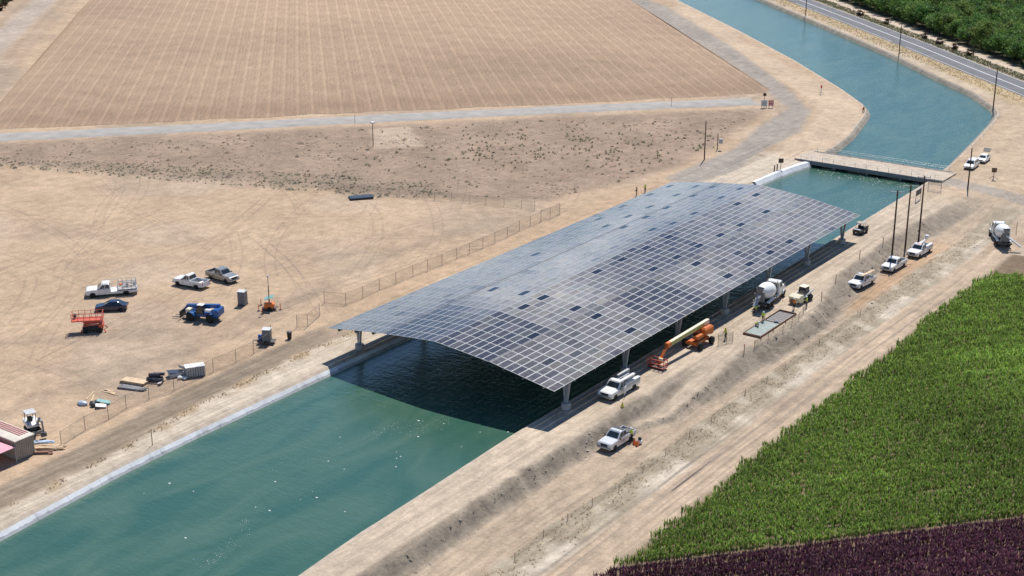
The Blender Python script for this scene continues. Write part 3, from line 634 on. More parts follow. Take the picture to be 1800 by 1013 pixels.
def pickup(label, loc, rz, paint='white_paint', cab='crew', bed='open', L=5.9, W=2.0, group=None, rack=None, beacon=False):
    t = thing('pickup_truck' if bed == 'open' else 'service_truck', label, 'pickup truck' if bed == 'open' else 'truck', loc, rz, group)
    k = L/5.9; xf, xr = L/2, -L/2; wf, wr, r = xf-.92, xr+1.25*k, .42; z0 = .40
    cabf = xf-1.62; cabr = cabf-{'crew': 1.98, 'ext': 1.6, 'single': 1.2}[cab]
    bedz = .78
    top = [(xf-.02, .50), (xf, .62), (xf-.02, 1.06), (xf-.18, 1.16), (cabf+.05, 1.24), (cabr-.02, 1.24), (cabr-.04, bedz), (xr+.02, bedz), (xr, .55), (xr+.05, z0+.05)]
    low = [(p[0], p[1]) for p in reversed(arch_pts(wr, .47, z0))]+[(p[0], p[1]) for p in reversed(arch_pts(wf, .47, z0))]
    poly = top+low
    MB().prism(poly, [(-W/2, .05), (-W/2+.09, 0), (W/2-.09, 0), (W/2, .05)]).build('body', paint, t)
    MB().box(((wf+wr)/2, 0, .40), (L*.8, W*.72, .2)).build('underbody', 'black', t)
    glazed_cab(t, cabr, cabf, cabr+.14, cabf-.70, 1.24, 1.95, W-.10, W-.36, paint, {'crew': [(.06, .44), (.5, .86)], 'ext': [(.06, .30), (.36, .84)], 'single': [(.12, .84)]}[cab])
    for x in (wf, wr):
        for s in (-1, 1): wheel(t, x, s*(W/2-.14), r, .26)
    lights(t, xf-.01, xr+.01, W, .92, .95)
    MB().box((xf+.04, 0, .56), (.16, W-.06, .22), bev=.04).build('front_bumper', 'rim', t); MB().box((xr-.07, 0, .56), (.16, W-.1, .18), bev=.03).build('rear_bumper', 'rim', t)
    for s in (-1, 1): MB().box((cabf-.25, s*(W/2+.10), 1.30), (.10, .22, .20), bev=.03).build('mirror', 'black', t)
    bl = xr+.02; bf = cabr-.08
    if bed == 'open':
        for s in (-1, 1): MB().box(((bl+bf)/2, s*(W/2-.06), (bedz+1.17)/2+.002), (bf-bl, .12, 1.17-bedz), bev=.02).build('bed_side', paint, t)
        MB().box((bl+.04, 0, (bedz+1.15)/2+.002), (.07, W-.26, 1.15-bedz)).build('tailgate', paint, t); MB().box((bf-.03, 0, 1.0), (.05, W-.26, .40)).build('bed_front', paint, t)
        MB().box(((bl+bf)/2, 0, bedz+.015), (bf-bl-.12, W-.26, .03)).build('bed_floor', 'dark_grey', t)
    elif bed == 'service':
        for s in (-1, 1):
            sb = MB().box(((bl+bf)/2, s*(W/2-.22), 1.10), (bf-bl, .48, .66), bev=.03).build('tool_box', paint, t)
            for i in range(3): MB().box((bl+(bf-bl)*(i+.5)/3, s*(W/2+.024), 1.12), ((bf-bl)/3-.08, .012, .5)).build('box_door', 'light_grey', sb)
        MB().box(((bl+bf)/2, 0, bedz+.02), (bf-bl-.1, W-.98, .04)).build('bed_floor', 'dark_grey', t); MB().box((bl+.03, 0, 1.0), (.06, W-.98, .42)).build('tailgate', paint, t)
    if rack == 'ladder':
        rb = MB(); z = 2.05
        for x in (bl+.15, bf-.15, cabf-.9):
            for s in (-1, 1): rb.tube((x, s*(W/2-.15), 1.2), (x, s*(W/2-.15), z), .03, n=6)
            rb.tube((x, -(W/2-.15), z), (x, W/2-.15, z), .03, n=6)
        for s in (-1, 1): rb.tube((bl, s*(W/2-.15), z), (cabf-.7, s*(W/2-.15), z), .03, n=6)
        rb.build('ladder_rack', 'light_grey', t)
    if rack == 'tube':
        MB().box((bf*.4-.5, W/2-.35, 2.02), (3.6, .42, .22), bev=.05).build('pipe_carrier', 'white_paint', t)
    if rack == 'planks':
        for i in range(3): MB().box((-.6, W/2-.42+.2*i-.2, 2.06+.05*i), (4.2, .18, .06)).build('plank', 'lumber', t)
        for x in (-2.0, .4): MB().beam((x, -W/2+.15, 2.0), (x, W/2-.15, 2.0), .06, .06).build('rack_bar', 'mid_grey', t)
        for x in (-2.0,):
            for s in (-1, 1): MB().tube((x, s*(W/2-.17), 1.15), (x, s*(W/2-.17), 2.0), .03, n=6).build('rack_post', 'mid_grey', t)
    if beacon: MB().box((cabf-1.15, 0, 1.935), (.25, 1.0, .07), bev=.02).build('light_bar', 'orange_plastic', t)
    return t
def place_px(pf, pr, pc):
    p = G(*pc); return (p[0], p[1], p[2]), head(pf, pr)
def slope_fit(t, L=3.4):
    """pitch a vehicle to the ground under its axles"""
    x, y = t.location[0], t.location[1]; a = t.rotation_euler[2]; dx, dy = math.cos(a)*L/2, math.sin(a)*L/2
    zf, zr = hz(x+dx, y+dy), hz(x-dx, y-dy); t.location[2] = (zf+zr)/2; t.rotation_euler[1] = -math.atan2(zf-zr, L)
def car(label, loc, rz, paint, L=4.6, W=1.82, H=1.45, suv=False, hatch_up=False):
    t = thing('car', label, 'car', loc, rz); xf, xr = L/2, -L/2; r = .34; wf, wr = xf-.9, xr+.9; z0 = .30; zb = .92 if not suv else 1.02
    top = [(xf-.05, .42), (xf, .58), (xf-.1, .74), (xf-.9, zb-.04), (xf-1.25, zb), (xr+.55, zb), (xr+.08, zb-.02), (xr, .70), (xr+.06, .40)]
    poly = top+list(reversed(arch_pts(wr, .40, z0)))+list(reversed(arch_pts(wf, .40, z0)))
    MB().prism(poly, [(-W/2, .06), (-W/2+.1, 0), (W/2-.1, 0), (W/2, .06)]).build('body', paint, t)
    MB().box((0, 0, .34), (L*.75, W*.75, .16)).build('underbody', 'black', t)
    if suv: glazed_cab(t, xr+.08, xf-1.15, xr+.35, xf-1.85, zb, H+.25, W-.1, W-.42, paint, [(.05, .30), (.34, .60), (.64, .90)])
    else: glazed_cab(t, xr+.38, xf-1.15, xr+1.15, xf-2.0, zb, H, W-.12, W-.5, paint, [(.14, .48), (.53, .88)])
    for x in (wf, wr):
        for s in (-1, 1): wheel(t, x, s*(W/2-.11), r, .21)
    lights(t, xf-.06, xr+.02, W, .66, .76, grille=True)
    for s in (-1, 1): MB().box((xf-1.45, s*(W/2+.07), zb+.08), (.1, .16, .12), bev=.02).build('mirror', paint, t)
    if hatch_up: MB().beam((xr+.35, 0, H+.2), (xr-.55, 0, H+.75), 1.4, .09).build('raised_hatch', 'black', t)
    return t

# ------------------------------------------------------------------ vehicles in the yard on the left
l_, h_ = place_px((159,525), (235,519), (197,517))
t = pickup('white crew cab utility truck with flat racked bed and ladder frame, left of the yard', l_, h_, cab='crew', bed='flat', L=7.4, W=2.25, rack='ladder'); slope_fit(t)
b0, b1 = -3.68, -.9
MB().box(((b0+b1)/2, 0, .98), (b1-b0, 2.3, .14)).build('flat_bed', 'light_grey', t)
for s in (-1, 1):
    for z in (1.25, 1.55): MB().box(((b0+b1)/2, s*1.12, z), (b1-b0, .04, .14)).build('side_board', 'white_paint', t)
    for i in range(5): MB().box((b0+.08+(b1-b0-.16)*i/4, s*1.12, 1.5), (.07, .07, .95)).build('stake', 'light_grey', t)
for i in range(5): MB().box((b0+.35+i*.5, (-.4, .3, -.1, .5, -.5)[i], 1.22), (.4, .5, .34), bev=.03).build('cargo_box', ('mid_grey', 'lumber', 'dark_grey', 'light_grey', 'orange_plastic')[i], t)
l_, h_ = place_px((176.7,550), (209,549), (197,545)); car('dark navy blue sedan parked by the orange scissor lift', l_, h_, 'navy_paint')
l_, h_ = place_px((311.7,506), (345,511.5), (337,503)); t = pickup('white extended cab pickup with empty bed, nose to the left in the yard', l_, h_, cab='ext', L=5.7); slope_fit(t)
l_, h_ = place_px((398,502), (370,493.5), (391,492)); t = pickup('grey crew cab pickup parked behind the white pickup in the yard', l_, h_, 'grey_paint', cab='crew', L=5.7); slope_fit(t)
# ------------------------------------------------------------------ vehicles on the right bank
l_, h_ = place_px((1082.7,704), (1117,684), (1088,690)); RT = pickup('white service truck with open door and long white pipe carrier, beside the first canopy columns', l_, h_, cab='ext', bed='service', L=6.6, W=2.15, rack='tube'); slope_fit(RT)
MB().box((.75, 1.42, .95), (.9, .06, .95), bev=.02, rz=R(20)).build('open_door', 'white_paint', RT)
MB().box((-2.3, -.95, 1.75), (2.6, .35, .22), bev=.04).build('ladder', 'light_grey', RT); MB().box((-1.7, .1, 1.25), (1.0, .9, .7), bev=.05).build('compressor', 'mid_grey', RT)
l_, h_ = place_px((1076,794.5), (1105,776), (1084,781)); t = pickup('silver crew cab pickup with roof rack parked below the canal bank', l_, h_, 'silver_paint', cab='crew', L=5.6, W=1.95); slope_fit(t)
MB().box((-.35, 0, 1.96), (.5, 1.45, .07), bev=.02).build('roof_rack', 'black', t); MB().box((-1.9, .2, 1.0), (1.0, .9, .4), bev=.04).build('bed_toolbox', 'dark_grey', t)
for (pf, pr, pc), lab, kw in ((((1515,510.5), (1532,501), (1514,502)), 'white pickup carrying lumber planks on its rack, front of the row of three', dict(cab='crew', rack='planks')),
                              (((1571,481.5), (1589,471), (1571,472)), 'plain white crew cab pickup, middle of the row of three', dict(cab='crew')),
                              (((1614,456), (1633,445), (1616,447)), 'white utility pickup with side boxes and small lift arm, rear of the row of three', dict(cab='crew', bed='service', L=6.2, beacon=True))):
    l_, h_ = place_px(pf, pr, pc); t = pickup(lab, l_, h_, group='white trucks parked in a row below the poles', **kw); slope_fit(t)
MB().beam((-1.2, .3, 1.5), (.6, .5, 2.25), .16, .18).beam((.6, .5, 2.25), (-.9, .6, 2.75), .12, .14).build('lift_arm', 'white_paint', t); MB().lathe([(.05, 2.6), (.3, 2.62), (.34, 3.2), (.3, 3.22)], 10, (-1.0, .6, 0)).build('lift_bucket', 'white_paint', t)
l_, h_ = place_px((1699,304), (1715,292), (1707,295)); car('white estate car nearest the bridge, beside a utility pole', l_, h_, 'white_paint', L=4.8, W=1.9, suv=True)
l_, h_ = place_px((1716,287), (1734,283), (1728,284)); car('white car with raised dark boot lid, parked behind the white estate car', l_, h_+R(20), 'white_paint', L=4.5, hatch_up=True)
def utv():
    l_, h_ = place_px((1503,413), (1522,404), (1512,410)); t = thing('utility_vehicle', 'small olive grey off-road buggy with tan roof by the far canopy corner', 'buggy', l_, h_)
    MB().prism([(1.45, .45), (1.5, .75), (1.1, .95), (.5, .98), (.4, .62), (-.55, .62), (-.6, .95), (-1.45, .95), (-1.5, .5)], [(-.75, .03), (-.68, 0), (.68, 0), (.75, .03)]).build('body', 'dark_grey', t)
    MB().box((1.15, 0, .93), (.6, 1.2, .08), bev=.03).build('hood', 'light_grey', t)
    f = MB()
    for s in (-1, 1): f.tube((.6, s*.68, .9), (.25, s*.62, 1.85), .03, n=6).tube((-.55, s*.68, .9), (-.5, s*.62, 1.85), .03, n=6)
    f.build('roll_cage', 'black', t); MB().box((-.1, 0, 1.88), (1.2, 1.4, .07), bev=.03).build('roof', 'beige_wall', t)
    MB().box((-.25, 0, .95), (.2, 1.2, .6), bev=.05).box((0, 0, .68), (.5, 1.2, .14)).build('seat', 'black', t)
    for s in (-1, 1): MB().box((-1.05, s*.7, 1.08), (.9, .06, .3)).build('bed_side', 'dark_grey', t)
    for x in (.95, -.95):
        for s in (-1, 1): wheel(t, x, s*.66, .33, .26, 'black')
utv()
def mixer(label, pf, pr, pc, chute=0.0, length=8.6):
    l_, h_ = place_px(pf, pr, pc); t = thing('concrete_mixer_truck', label, 'mixer truck', l_, h_)
    MB().box((-.3, 0, .95), (8.0, .95, .28)).build('chassis', 'dark_grey', t)
    MB().prism([(4.35, .6), (4.4, 1.3), (4.2, 1.72), (2.75, 1.95), (2.7, .9), (3.1, .75)], [(-.95, .06), (-.8, 0), (.8, 0), (.95, .06)]).build('hood', 'white_paint', t)
    MB().box((1.95, 0, 1.35), (1.5, 2.1, 1.15), bev=.06).build('cab_body', 'white_paint', t)
    glazed_cab(t, 1.2, 2.72, 1.26, 2.52, 1.92, 2.85, 2.1, 1.95, 'white_paint', [(.2, .85)])
    for s in (-1, 1):
        MB().arc((3.35, s*.98, .53), .60, .44, R(5), R(170), .07).build('front_fender', 'white_paint', t)
        wheel(t, 3.35, s*.98, .53, .34)
        for x in (-1.55, -2.9): wheel(t, x, s*.88, .53, .56)
        MB().box((-2.2, s*1.02, 1.16), (3.0, .5, .07), bev=.02).build('rear_fender', 'white_paint', t)
        MB().tube((.1, s*.85, .85), (1.15, s*.85, .85), .32, n=12).build('tank', 'rim', t); MB().box((2.8, s*1.28, 2.1), (.12, .18, .45), bev=.03).build('mirror', 'rim', t)
        MB().tube((1.1, s*.75, 1.0), (1.1, s*.75, 3.2), .07, n=8).build('exhaust_stack', 'rim', t)
    tl = Matrix.Rotation(R(12), 3, 'Y')
    prof = [(.5, -2.65), (.62, -2.55), (.80, -2.2), (1.18, -.9), (1.24, -.2), (1.22, .5), (1.05, 1.2), (.62, 1.75), (.25, 1.85)]
    MB().lathe(prof, 24, (-1.35, 0, 2.25), ax='x', tilt=tl).build('drum', 'drum_white', t)
    MB().box((-4.1, 0, 2.1), (.35, 1.2, 1.6), bev=.05).build('rear_pedestal', 'mid_grey', t); MB().box((.75, 0, 1.7), (.4, 1.2, 1.0)).build('front_pedestal', 'mid_grey', t)
    hp = MB(); hp.add([(-4.0, -.55, 3.55), (-4.75, -.55, 3.55), (-4.75, .55, 3.55), (-4.0, .55, 3.55), (-4.2, -.2, 2.75), (-4.6, -.2, 2.75), (-4.6, .2, 2.75), (-4.2, .2, 2.75)],
                      [(0, 1, 5, 4), (1, 2, 6, 5), (2, 3, 7, 6), (3, 0, 4, 7)]); hp.build('hopper', 'mid_grey', t)
    a = R(chute); q = Vector((-4.55, 0, 2.45)); e = q+Vector((-math.cos(a)*2.6, -math.sin(a)*2.6, -1.5)) if chute else q+Vector((-1.3, .25, -1.35))
    MB().beam(q, e, .55, .16).build('chute', 'light_grey', t); MB().tube((-4.4, .75, 1.2), (-4.4, .75, 2.6), .12, n=8).build('ladder_post', 'mid_grey', t)
    MB().box((-4.35, 0, .95), (.3, 2.2, .3)).build('rear_bumper', 'dark_grey', t); slope_fit(t, 5)
mat('drum_white', (.80, .80, .78), .4, noise=(1.1, .12))
mixer('white concrete mixer truck backed up to the slab under the canopy edge', (1386,514), (1357,539.6), (1352,531))
mixer('white concrete mixer truck with chute swung out, on the farm track at right', (1738,412), (1754.5,439), (1757,424), chute=62)
def boom_lift():
    p = G(1228, 609); t = thing('boom_lift', 'large orange boom lift with long cream boom parked under the canopy edge', 'boom lift', (2.9, 28.3, hz(2.9, 28.3)), R(-92))
    MB().box((0, 0, .75), (3.4, 1.5, .5), bev=.08).build('chassis', 'orange_paint', t)
    for x in (1.5, -1.5):
        MB().box((x, 0, .62), (.35, 2.3, .3)).build('axle', 'orange_paint', t)
        for s in (-1, 1): wheel(t, x, s*1.25, .55, .42, 'dark_grey')
    MB().lathe([(.8, 1.0), (.8, 1.22)], 16).build('turntable', 'black', t)
    MB().box((-1.3, .62, 1.95), (2.2, .85, 1.1), bev=.22).build('engine_cover', 'orange_paint', t); MB().box((-1.3, -.75, 1.8), (2.2, .6, .95), bev=.16).build('counterweight_cover', 'orange_paint', t)
    MB().box((.6, .45, 1.55), (1.9, .7, .55), bev=.06).build('tank_cover', 'orange_paint', t); MB().box((-2.15, 0, 1.6), (.7, 1.9, .8), bev=.1).build('counterweight', 'orange_paint', t)
    b = MB().beam((-2.6, -.1, 2.75), (7.4, -.1, 2.45), .46, .58).build('main_boom', 'cream_paint', t)
    MB().beam((-1.2, .145, 2.70), (7.2, .145, 2.46), .03, .44).build('boom_side_panel', 'olive_panel', b); MB().box((7.7, -.1, 2.4), (.9, .55, .7), bev=.06).build('boom_head', 'orange_paint', t)
    MB().beam((-2.5, -.1, 2.6), (-1.6, -.1, 1.6), .4, .5).build('boom_pivot', 'orange_paint', t)
    MB().beam((8.0, -.1, 2.3), (9.6, -.1, .85), .24, .3).build('jib', 'orange_paint', t); MB().box((9.7, -.1, .8), (.5, .5, .9), bev=.05).build('platform_mount', 'orange_paint', t)
    q = MB(); X0, X1, Y0, Y1 = 9.95, 11.0, -1.25, 1.25
    for z in (.28, .75, 1.3):
        for a, c in (((X0, Y0), (X1, Y0)), ((X1, Y0), (X1, Y1)), ((X1, Y1), (X0, Y1)), ((X0, Y1), (X0, Y0))): q.tube((*a, z), (*c, z), .05, n=6)
    for x, y in ((X0, Y0), (X1, Y0), (X1, Y1), (X0, Y1), (X0, 0), (X1, 0), (X1, .62), (X1, -.62)): q.tube((x, y, .25), (x, y, 1.32), .045, n=6)
    q.build('platform_rail', 'red_orange', t); MB().box(((X0+X1)/2, 0, .24), (X1-X0, Y1-Y0, .08)).build('platform_floor', 'dark_grey', t); MB().box((X0+.15, .3, 1.15), (.25, .6, .35), bev=.03).build('control_box', 'cream_paint', t)
boom_lift()
def scissor_lift():
    l_, h_ = place_px((178,584), (146,586), (162,582)); t = thing('scissor_lift', 'red orange scissor lift with railed platform at far left of the yard', 'scissor lift', l_, h_)
    MB().box((.2, 0, .55), (2.7, 1.5, .5), bev=.06).build('chassis', 'black', t); MB().box((1.35, 0, .85), (.6, 1.6, .7), bev=.05).build('engine_tray', 'red_orange', t)
    for x in (1.1, -.8):
        for s in (-1, 1): wheel(t, x, s*.8, .38, .3, 'dark_grey')
    for s in (-1, 1):
        for z in (.95, 1.2, 1.45): MB().beam((-1.1, s*.5, z), (1.2, s*.5, z+.18), .08, .14).build('scissor_arm', 'red_orange', t)
        for x in (-1.3, 1.75): MB().beam((x, s*.7, .45), (x+(.25 if x > 0 else -.1), s*1.0, .08), .12, .12).build('outrigger', 'red_orange', t)
    MB().box((-.45, 0, 1.8), (4.3, 1.7, .16), bev=.03).build('platform', 'red_orange', t)
    q = MB(); x0, x1 = -2.55, 1.65
    for z in (2.3, 2.85):
        for s in (-1, 1): q.tube((x0, s*.82, z), (x1, s*.82, z), .04, n=6)
        for x in (x0, x1): q.tube((x, -.82, z), (x, .82, z), .04, n=6)
    for x in np.linspace(x0, x1, 6):
        for s in (-1, 1): q.tube((x, s*.82, 1.85), (x, s*.82, 2.86), .04, n=6)
    q.build('guard_rail', 'red_orange', t); MB().box((-2.2, .4, 2.3), (.35, .5, .5), bev=.03).build('control_box', 'dark_grey', t)
scissor_lift()
def telehandler():
    l_, h_ = place_px((338,564), (379,568.5), (358,562)); t = thing('telehandler', 'blue telescopic handler with low boom parked in the yard', 'telehandler', l_, h_)
    MB().box((-.1, 0, 1.0), (4.7, 1.5, .7), bev=.08).build('chassis', 'blue_paint', t); MB().box((-2.35, 0, 1.45), (1.0, 2.1, 1.1), bev=.12).build('rear_counterweight', 'blue_paint', t)
    for x in (1.55, -1.55):
        for s in (-1, 1):
            wheel(t, x, s*1.0, .64, .45, 'cream_paint'); MB().arc((x, s*1.0, .64), .72, .52, R(15), R(165)).build('fender', 'blue_paint', t)
    glazed_cab(t, -.55, .75, -.4, .45, 1.2, 2.45, .95, .8, 'black', [(.1, .85)]).location = (0, .55, 0)
    MB().box((0, .55, 2.49), (.95, .9, .08), bev=.03).build('cab_roof', 'white_paint', t)
    MB().beam((-2.5, -.45, 2.15), (2.6, -.45, 1.75), .46, .52).build('boom', 'blue_paint', t); MB().beam((2.5, -.45, 1.75), (3.1, -.45, .9), .38, .5).build('boom_nose', 'blue_paint', t)
    MB().box((.2, -1.0, 1.35), (1.5, .5, .7), bev=.08).build('engine_cover', 'blue_paint', t)
    MB().box((3.25, 0, .75), (.14, 1.7, 1.0)).build('fork_carriage', 'black', t)
    for s in (-.5, .5): MB().box((3.95, s, .22), (1.4, .14, .07)).build('fork', 'dark_grey', t)
    MB().box((1.9, .55, 1.55), (.7, .9, .45), bev=.08).build('front_cover', 'cream_paint', t); MB().box((-1.2, .7, 1.75), (.9, .6, .35), bev=.06).build('side_box', 'white_paint', t)
telehandler()
def toilet(label, px, rz=0., extra=False):
    p = G(*px); t = thing('portable_toilet', label, 'toilet', p, rz)
    MB().box((0, 0, .08), (1.2, 1.2, .14)).build('base', 'dark_grey', t); MB().box((0, 0, 1.15), (1.1, 1.1, 2.05), bev=.05).build('cabin', 'plastic_grey', t)
    d = MB().box((0, -.556, 1.1), (.72, .03, 1.75), bev=.01).build('door', 'plastic_grey', t); MB().box((.28, -.585, 1.1), (.05, .03, .16)).build('handle', 'light_grey', d)
    MB().add([(-.6, -.6, 2.18), (.6, -.6, 2.18), (.6, .6, 2.18), (-.6, .6, 2.18), (-.45, 0, 2.42), (.45, 0, 2.42)], [(0, 1, 5, 4), (2, 3, 4, 5), (1, 2, 5), (3, 0, 4), (3, 2, 1, 0)]).build('roof', 'white_paint', t)
    MB().tube((.45, .45, 2.1), (.45, .45, 2.6), .05, n=6).build('vent_pipe', 'dark_grey', t)
    if extra:
        MB().box((-.1, 0, .42), (2.4, 1.3, .12)).build('trailer_deck', 'dark_grey', t); t.location[2] += .0
        for s in (-1, 1): wheel(t, 0, s*.75, .32, .18)
        MB().lathe([(.3, .5), (.36, .9), (.28, 1.25), (.05, 1.3)], 12, (-.95, 0, 0)).build('hand_wash_tank', 'blue_paint', t); MB().beam((-1.3, 0, .42), (-2.0, 0, .42), .1, .1).build('tow_bar', 'dark_grey', t)
toilet('grey portable toilet with white roof standing alone beside the light tower', (427,536), R(20))
toilet('grey portable toilet on a small trailer with blue wash tank beside the fence', (470,604), R(30), True)
def light_tower():
    p = G(474, 545); t = thing('light_tower', 'orange trailer light tower with raised mast in the yard', 'light tower', p, R(40))
    MB().box((0, 0, .75), (1.5, 1.1, .75), bev=.1).build('generator_body', 'orange_plastic', t); MB().box((0, 0, .35), (2.0, 1.2, .1)).build('trailer_frame', 'dark_grey', t)
    for s in (-1, 1): wheel(t, 0, s*.7, .32, .2)
    for x, y in ((1.2, .9), (1.2, -.9), (-1.2, .9), (-1.2, -.9)): MB().tube((x*.7, y*.6, .4), (x, y, .02), .05, n=6).build('outrigger', 'dark_grey', t)
    m = MB().tube((0, 0, 1.1), (0, 0, 3.6), .07, n=8).tube((0, 0, 3.5), (0, 0, 5.2), .045, n=8).build('mast', 'dark_grey', t); MB().box((0, 0, 5.25), (.3, .3, .22), bev=.04).build('lamp_head', 'light_grey', m)
    MB().beam((-.65, 0, 1.75), (.65, 0, 2.15), 1.3, .05).build('solar_sheet', 'teal', t); MB().tube((0, 0, 1.1), (0, 0, 1.9), .1, n=8).build('sheet_post', 'dark_grey', t)
light_tower()
for (px, py), w in (((459,537), 'left rear'), ((455,547), 'left front'), ((493,545), 'right'), ((461,552), 'nearest the camera')):
    p = G(px, py); t = thing('traffic_post', 'thin orange marker post, '+w+' of the light tower', 'marker post', p, 0, 'marker posts round the light tower')
    MB().box((0, 0, .04), (.4, .4, .07), bev=.02).build('base', 'black', t); MB().tube((0, 0, .07), (0, 0, 1.05), .07, .045, n=8).build('post', 'orange_plastic', t)
def bin_():
    p = G(509, 596); t = thing('trash_can', 'black trash can beside the fence gate', 'trash can', p)
    MB().lathe([(.28, 0), (.36, .95), (.38, 1.0)], 14).build('body', 'black', t); MB().lathe([(.40, 1.0), (.36, 1.08), (.05, 1.14)], 14).build('lid', 'dark_grey', t)
bin_()
# ------------------------------------------------------------------ construction plant and materials
def excavator():
    p = G(58, 758); t = thing('mini_excavator', 'white mini excavator with grey roofed cab beside the container', 'excavator', p, R(-20))
    for s in (-1, 1):
        MB().box((0, s*.62, .30), (2.1, .36, .58), bev=.18).build('track', 'tyre', t)
    MB().box((0, 0, .55), (1.2, .9, .35)).build('undercarriage', 'dark_grey', t); MB().box((1.45, 0, .3), (.12, 1.7, .42)).build('dozer_blade', 'mid_grey', t)
    MB().prism([(.7, .78), (.7, 1.05), (.2, 1.25), (-1.15, 1.45), (-1.3, .95), (-1.15, .78)], [(-.75, .04), (-.65, 0), (.65, 0), (.75, .04)]).build('house', 'white_paint', t)
    for x in (-.65, .55):
        for s in (-.6, .35): MB().beam((x, s, 1.2), (x, s, 2.5), .07, .07).build('cab_post', 'black', t)
    MB().box((-.05, -.12, 2.54), (1.5, 1.25, .09), bev=.03).build('cab_roof', 'light_grey', t); MB().box((-.3, -.12, 1.55), (.5, .55, .55), bev=.08).build('seat', 'black', t)
    MB().beam((.6, .45, 1.0), (1.7, .45, 2.2), .2, .28).beam((1.65, .45, 2.2), (2.7, .45, 2.1), .2, .24).build('boom', 'mid_grey', t)
    MB().beam((2.65, .45, 2.2), (3.0, .45, .9), .16, .2).build('dipper_arm', 'mid_grey', t); MB().beam((1.2, .45, 1.95), (2.1, .45, 2.42), .1, .1).build('hydraulic_ram', 'rim', t)
    MB().prism([(2.75, .85), (3.15, .8), (3.1, .35), (2.7, .2), (2.55, .45)], [(.15, 0), (.75, 0)]).build('bucket', 'dark_grey', t)
excavator()
def container():
    a, b = at(33,812), at(60,798); v0 = (a[0]+b[0])/2; u0, u1 = a[1]-.05, b[1]+.1; D = u1-u0; L = 6.1; H = 2.35; z = 0
    t = thing('site_office', 'beige panelled site container with red striped pale roof at the left edge', 'container', (v0-L/2, (u0+u1)/2, z))
    MB().box((0, 0, H/2+.06), (L-.10, D-.10, H)).build('shell', 'beige_wall', t)
    n = 9
    for i in range(n): MB().box((L/2-.03, -D/2+D*(i+.5)/n, H/2+.06), (.05, D/n-.07, H-.12), bev=.015).build('wall_panel', 'beige_wall', t)
    for i in range(18): MB().box((-L/2+L*(i+.5)/18, -D/2+.03, H/2+.06), (L/18-.08, .05, H-.12), bev=.015).build('wall_panel', 'beige_wall', t)
    rf = MB().box((0, 0, H+.12), (L+.2, D+.25, .14), bev=.04).build('roof', 'beige_roof', t)
    for i in range(4): MB().box((-.3, D/2-.2-.34*i, H+.215), (L*.84, .16, .04)).build('roof_stripe', 'roof_red', rf)
    q = thing('shade_canopy', 'pink fabric shade canopy in front of the site container', 'canopy', (v0-2.95, u0-2.1, 0)); w, d = 3.2, 1.9
    c = MB(); n = 6; V = []
    for i in range(n+1):
        for j in range(n+1): x, y = i/n*2-1, j/n*2-1; V.append((x*w, y*d, 1.95+.8*(1-max(abs(x), abs(y)))-.10*(1-abs(x))*(abs(y))))
    c.add(V, [(i*(n+1)+j, (i+1)*(n+1)+j, (i+1)*(n+1)+j+1, i*(n+1)+j+1) for i in range(n) for j in range(n)]); c.build('fabric', 'pink_fabric', q)
    for x in (-w, w):
        for y in (-d, d): MB().tube((x*.98, y*.98, 0), (x*.98, y*.98, 1.96), .035, n=6).build('leg', 'light_grey', q)
    for y in (-d, d): MB().beam((-w, y*.985, 1.93), (w, y*.985, 1.93), .05, .06).build('edge_bar', 'navy_paint', q)
    for x in (-w, w): MB().beam((x*.985, -d, 1.93), (x*.985, d, 1.93), .05, .06).build('edge_bar', 'navy_paint', q)
container()
def boards(name, label, px, rz, n, size, m, zstep=.0, cat='lumber', jitter=.05, cols=1, gap=.02):
    p = G(*px); t = thing(name, label, cat, p, rz); rr = random.Random(hash(name+str(px[0])) % 1000)
    for i in range(n):
        c, r_ = i % cols, i//cols
        MB().box((rr.uniform(-jitter, jitter)*4, (c-(cols-1)/2)*(size[1]+gap), size[2]/2+.02+r_*(size[2]+zstep)), size, rz=rr.uniform(-jitter, jitter)).build('board' if m.startswith('lum') else 'bar', m, t)
    return t
boards('lumber_stack', 'flat stack of pale plywood sheets by the fence', (236,673), R(15), 6, (3.4, 1.3, .06), 'lumber', cat='plywood')
boards('pipe_stack', 'stack of grey steel bars in front of the plywood', (233,684), R(18), 12, (3.6, .14, .12), 'mid_grey', cat='steel bars', cols=6)
boards('timber_pile', 'loose timber pile beside the small excavator', (84,788), R(38), 9, (3.0, .18, .10), 'lumber', cols=4, jitter=.16, gap=.12)
boards('steel_bundle', 'pale steel strips lying between container and timber', (72,778), R(42), 5, (2.6, .2, .09), 'pale_blue', cat='steel strips', cols=3, jitter=.1, gap=.1)
boards('red_boards', 'red painted boards at the fence corner by the container', (74,797), R(38), 3, (2.2, .28, .14), 'lumber_red', cols=2, jitter=.14, gap=.1)
boards('loose_planks', 'two loose planks lying beside the scrap heap', (157,702), R(-62), 2, (2.4, .16, .06), 'lumber', cols=2, jitter=.3, gap=.5)
boards('pallet_wood', 'small pile of broken pallet wood above the scrap heap', (194,690), R(5), 6, (1.5, .16, .05), 'lumber', cols=3, jitter=.25, gap=.1)
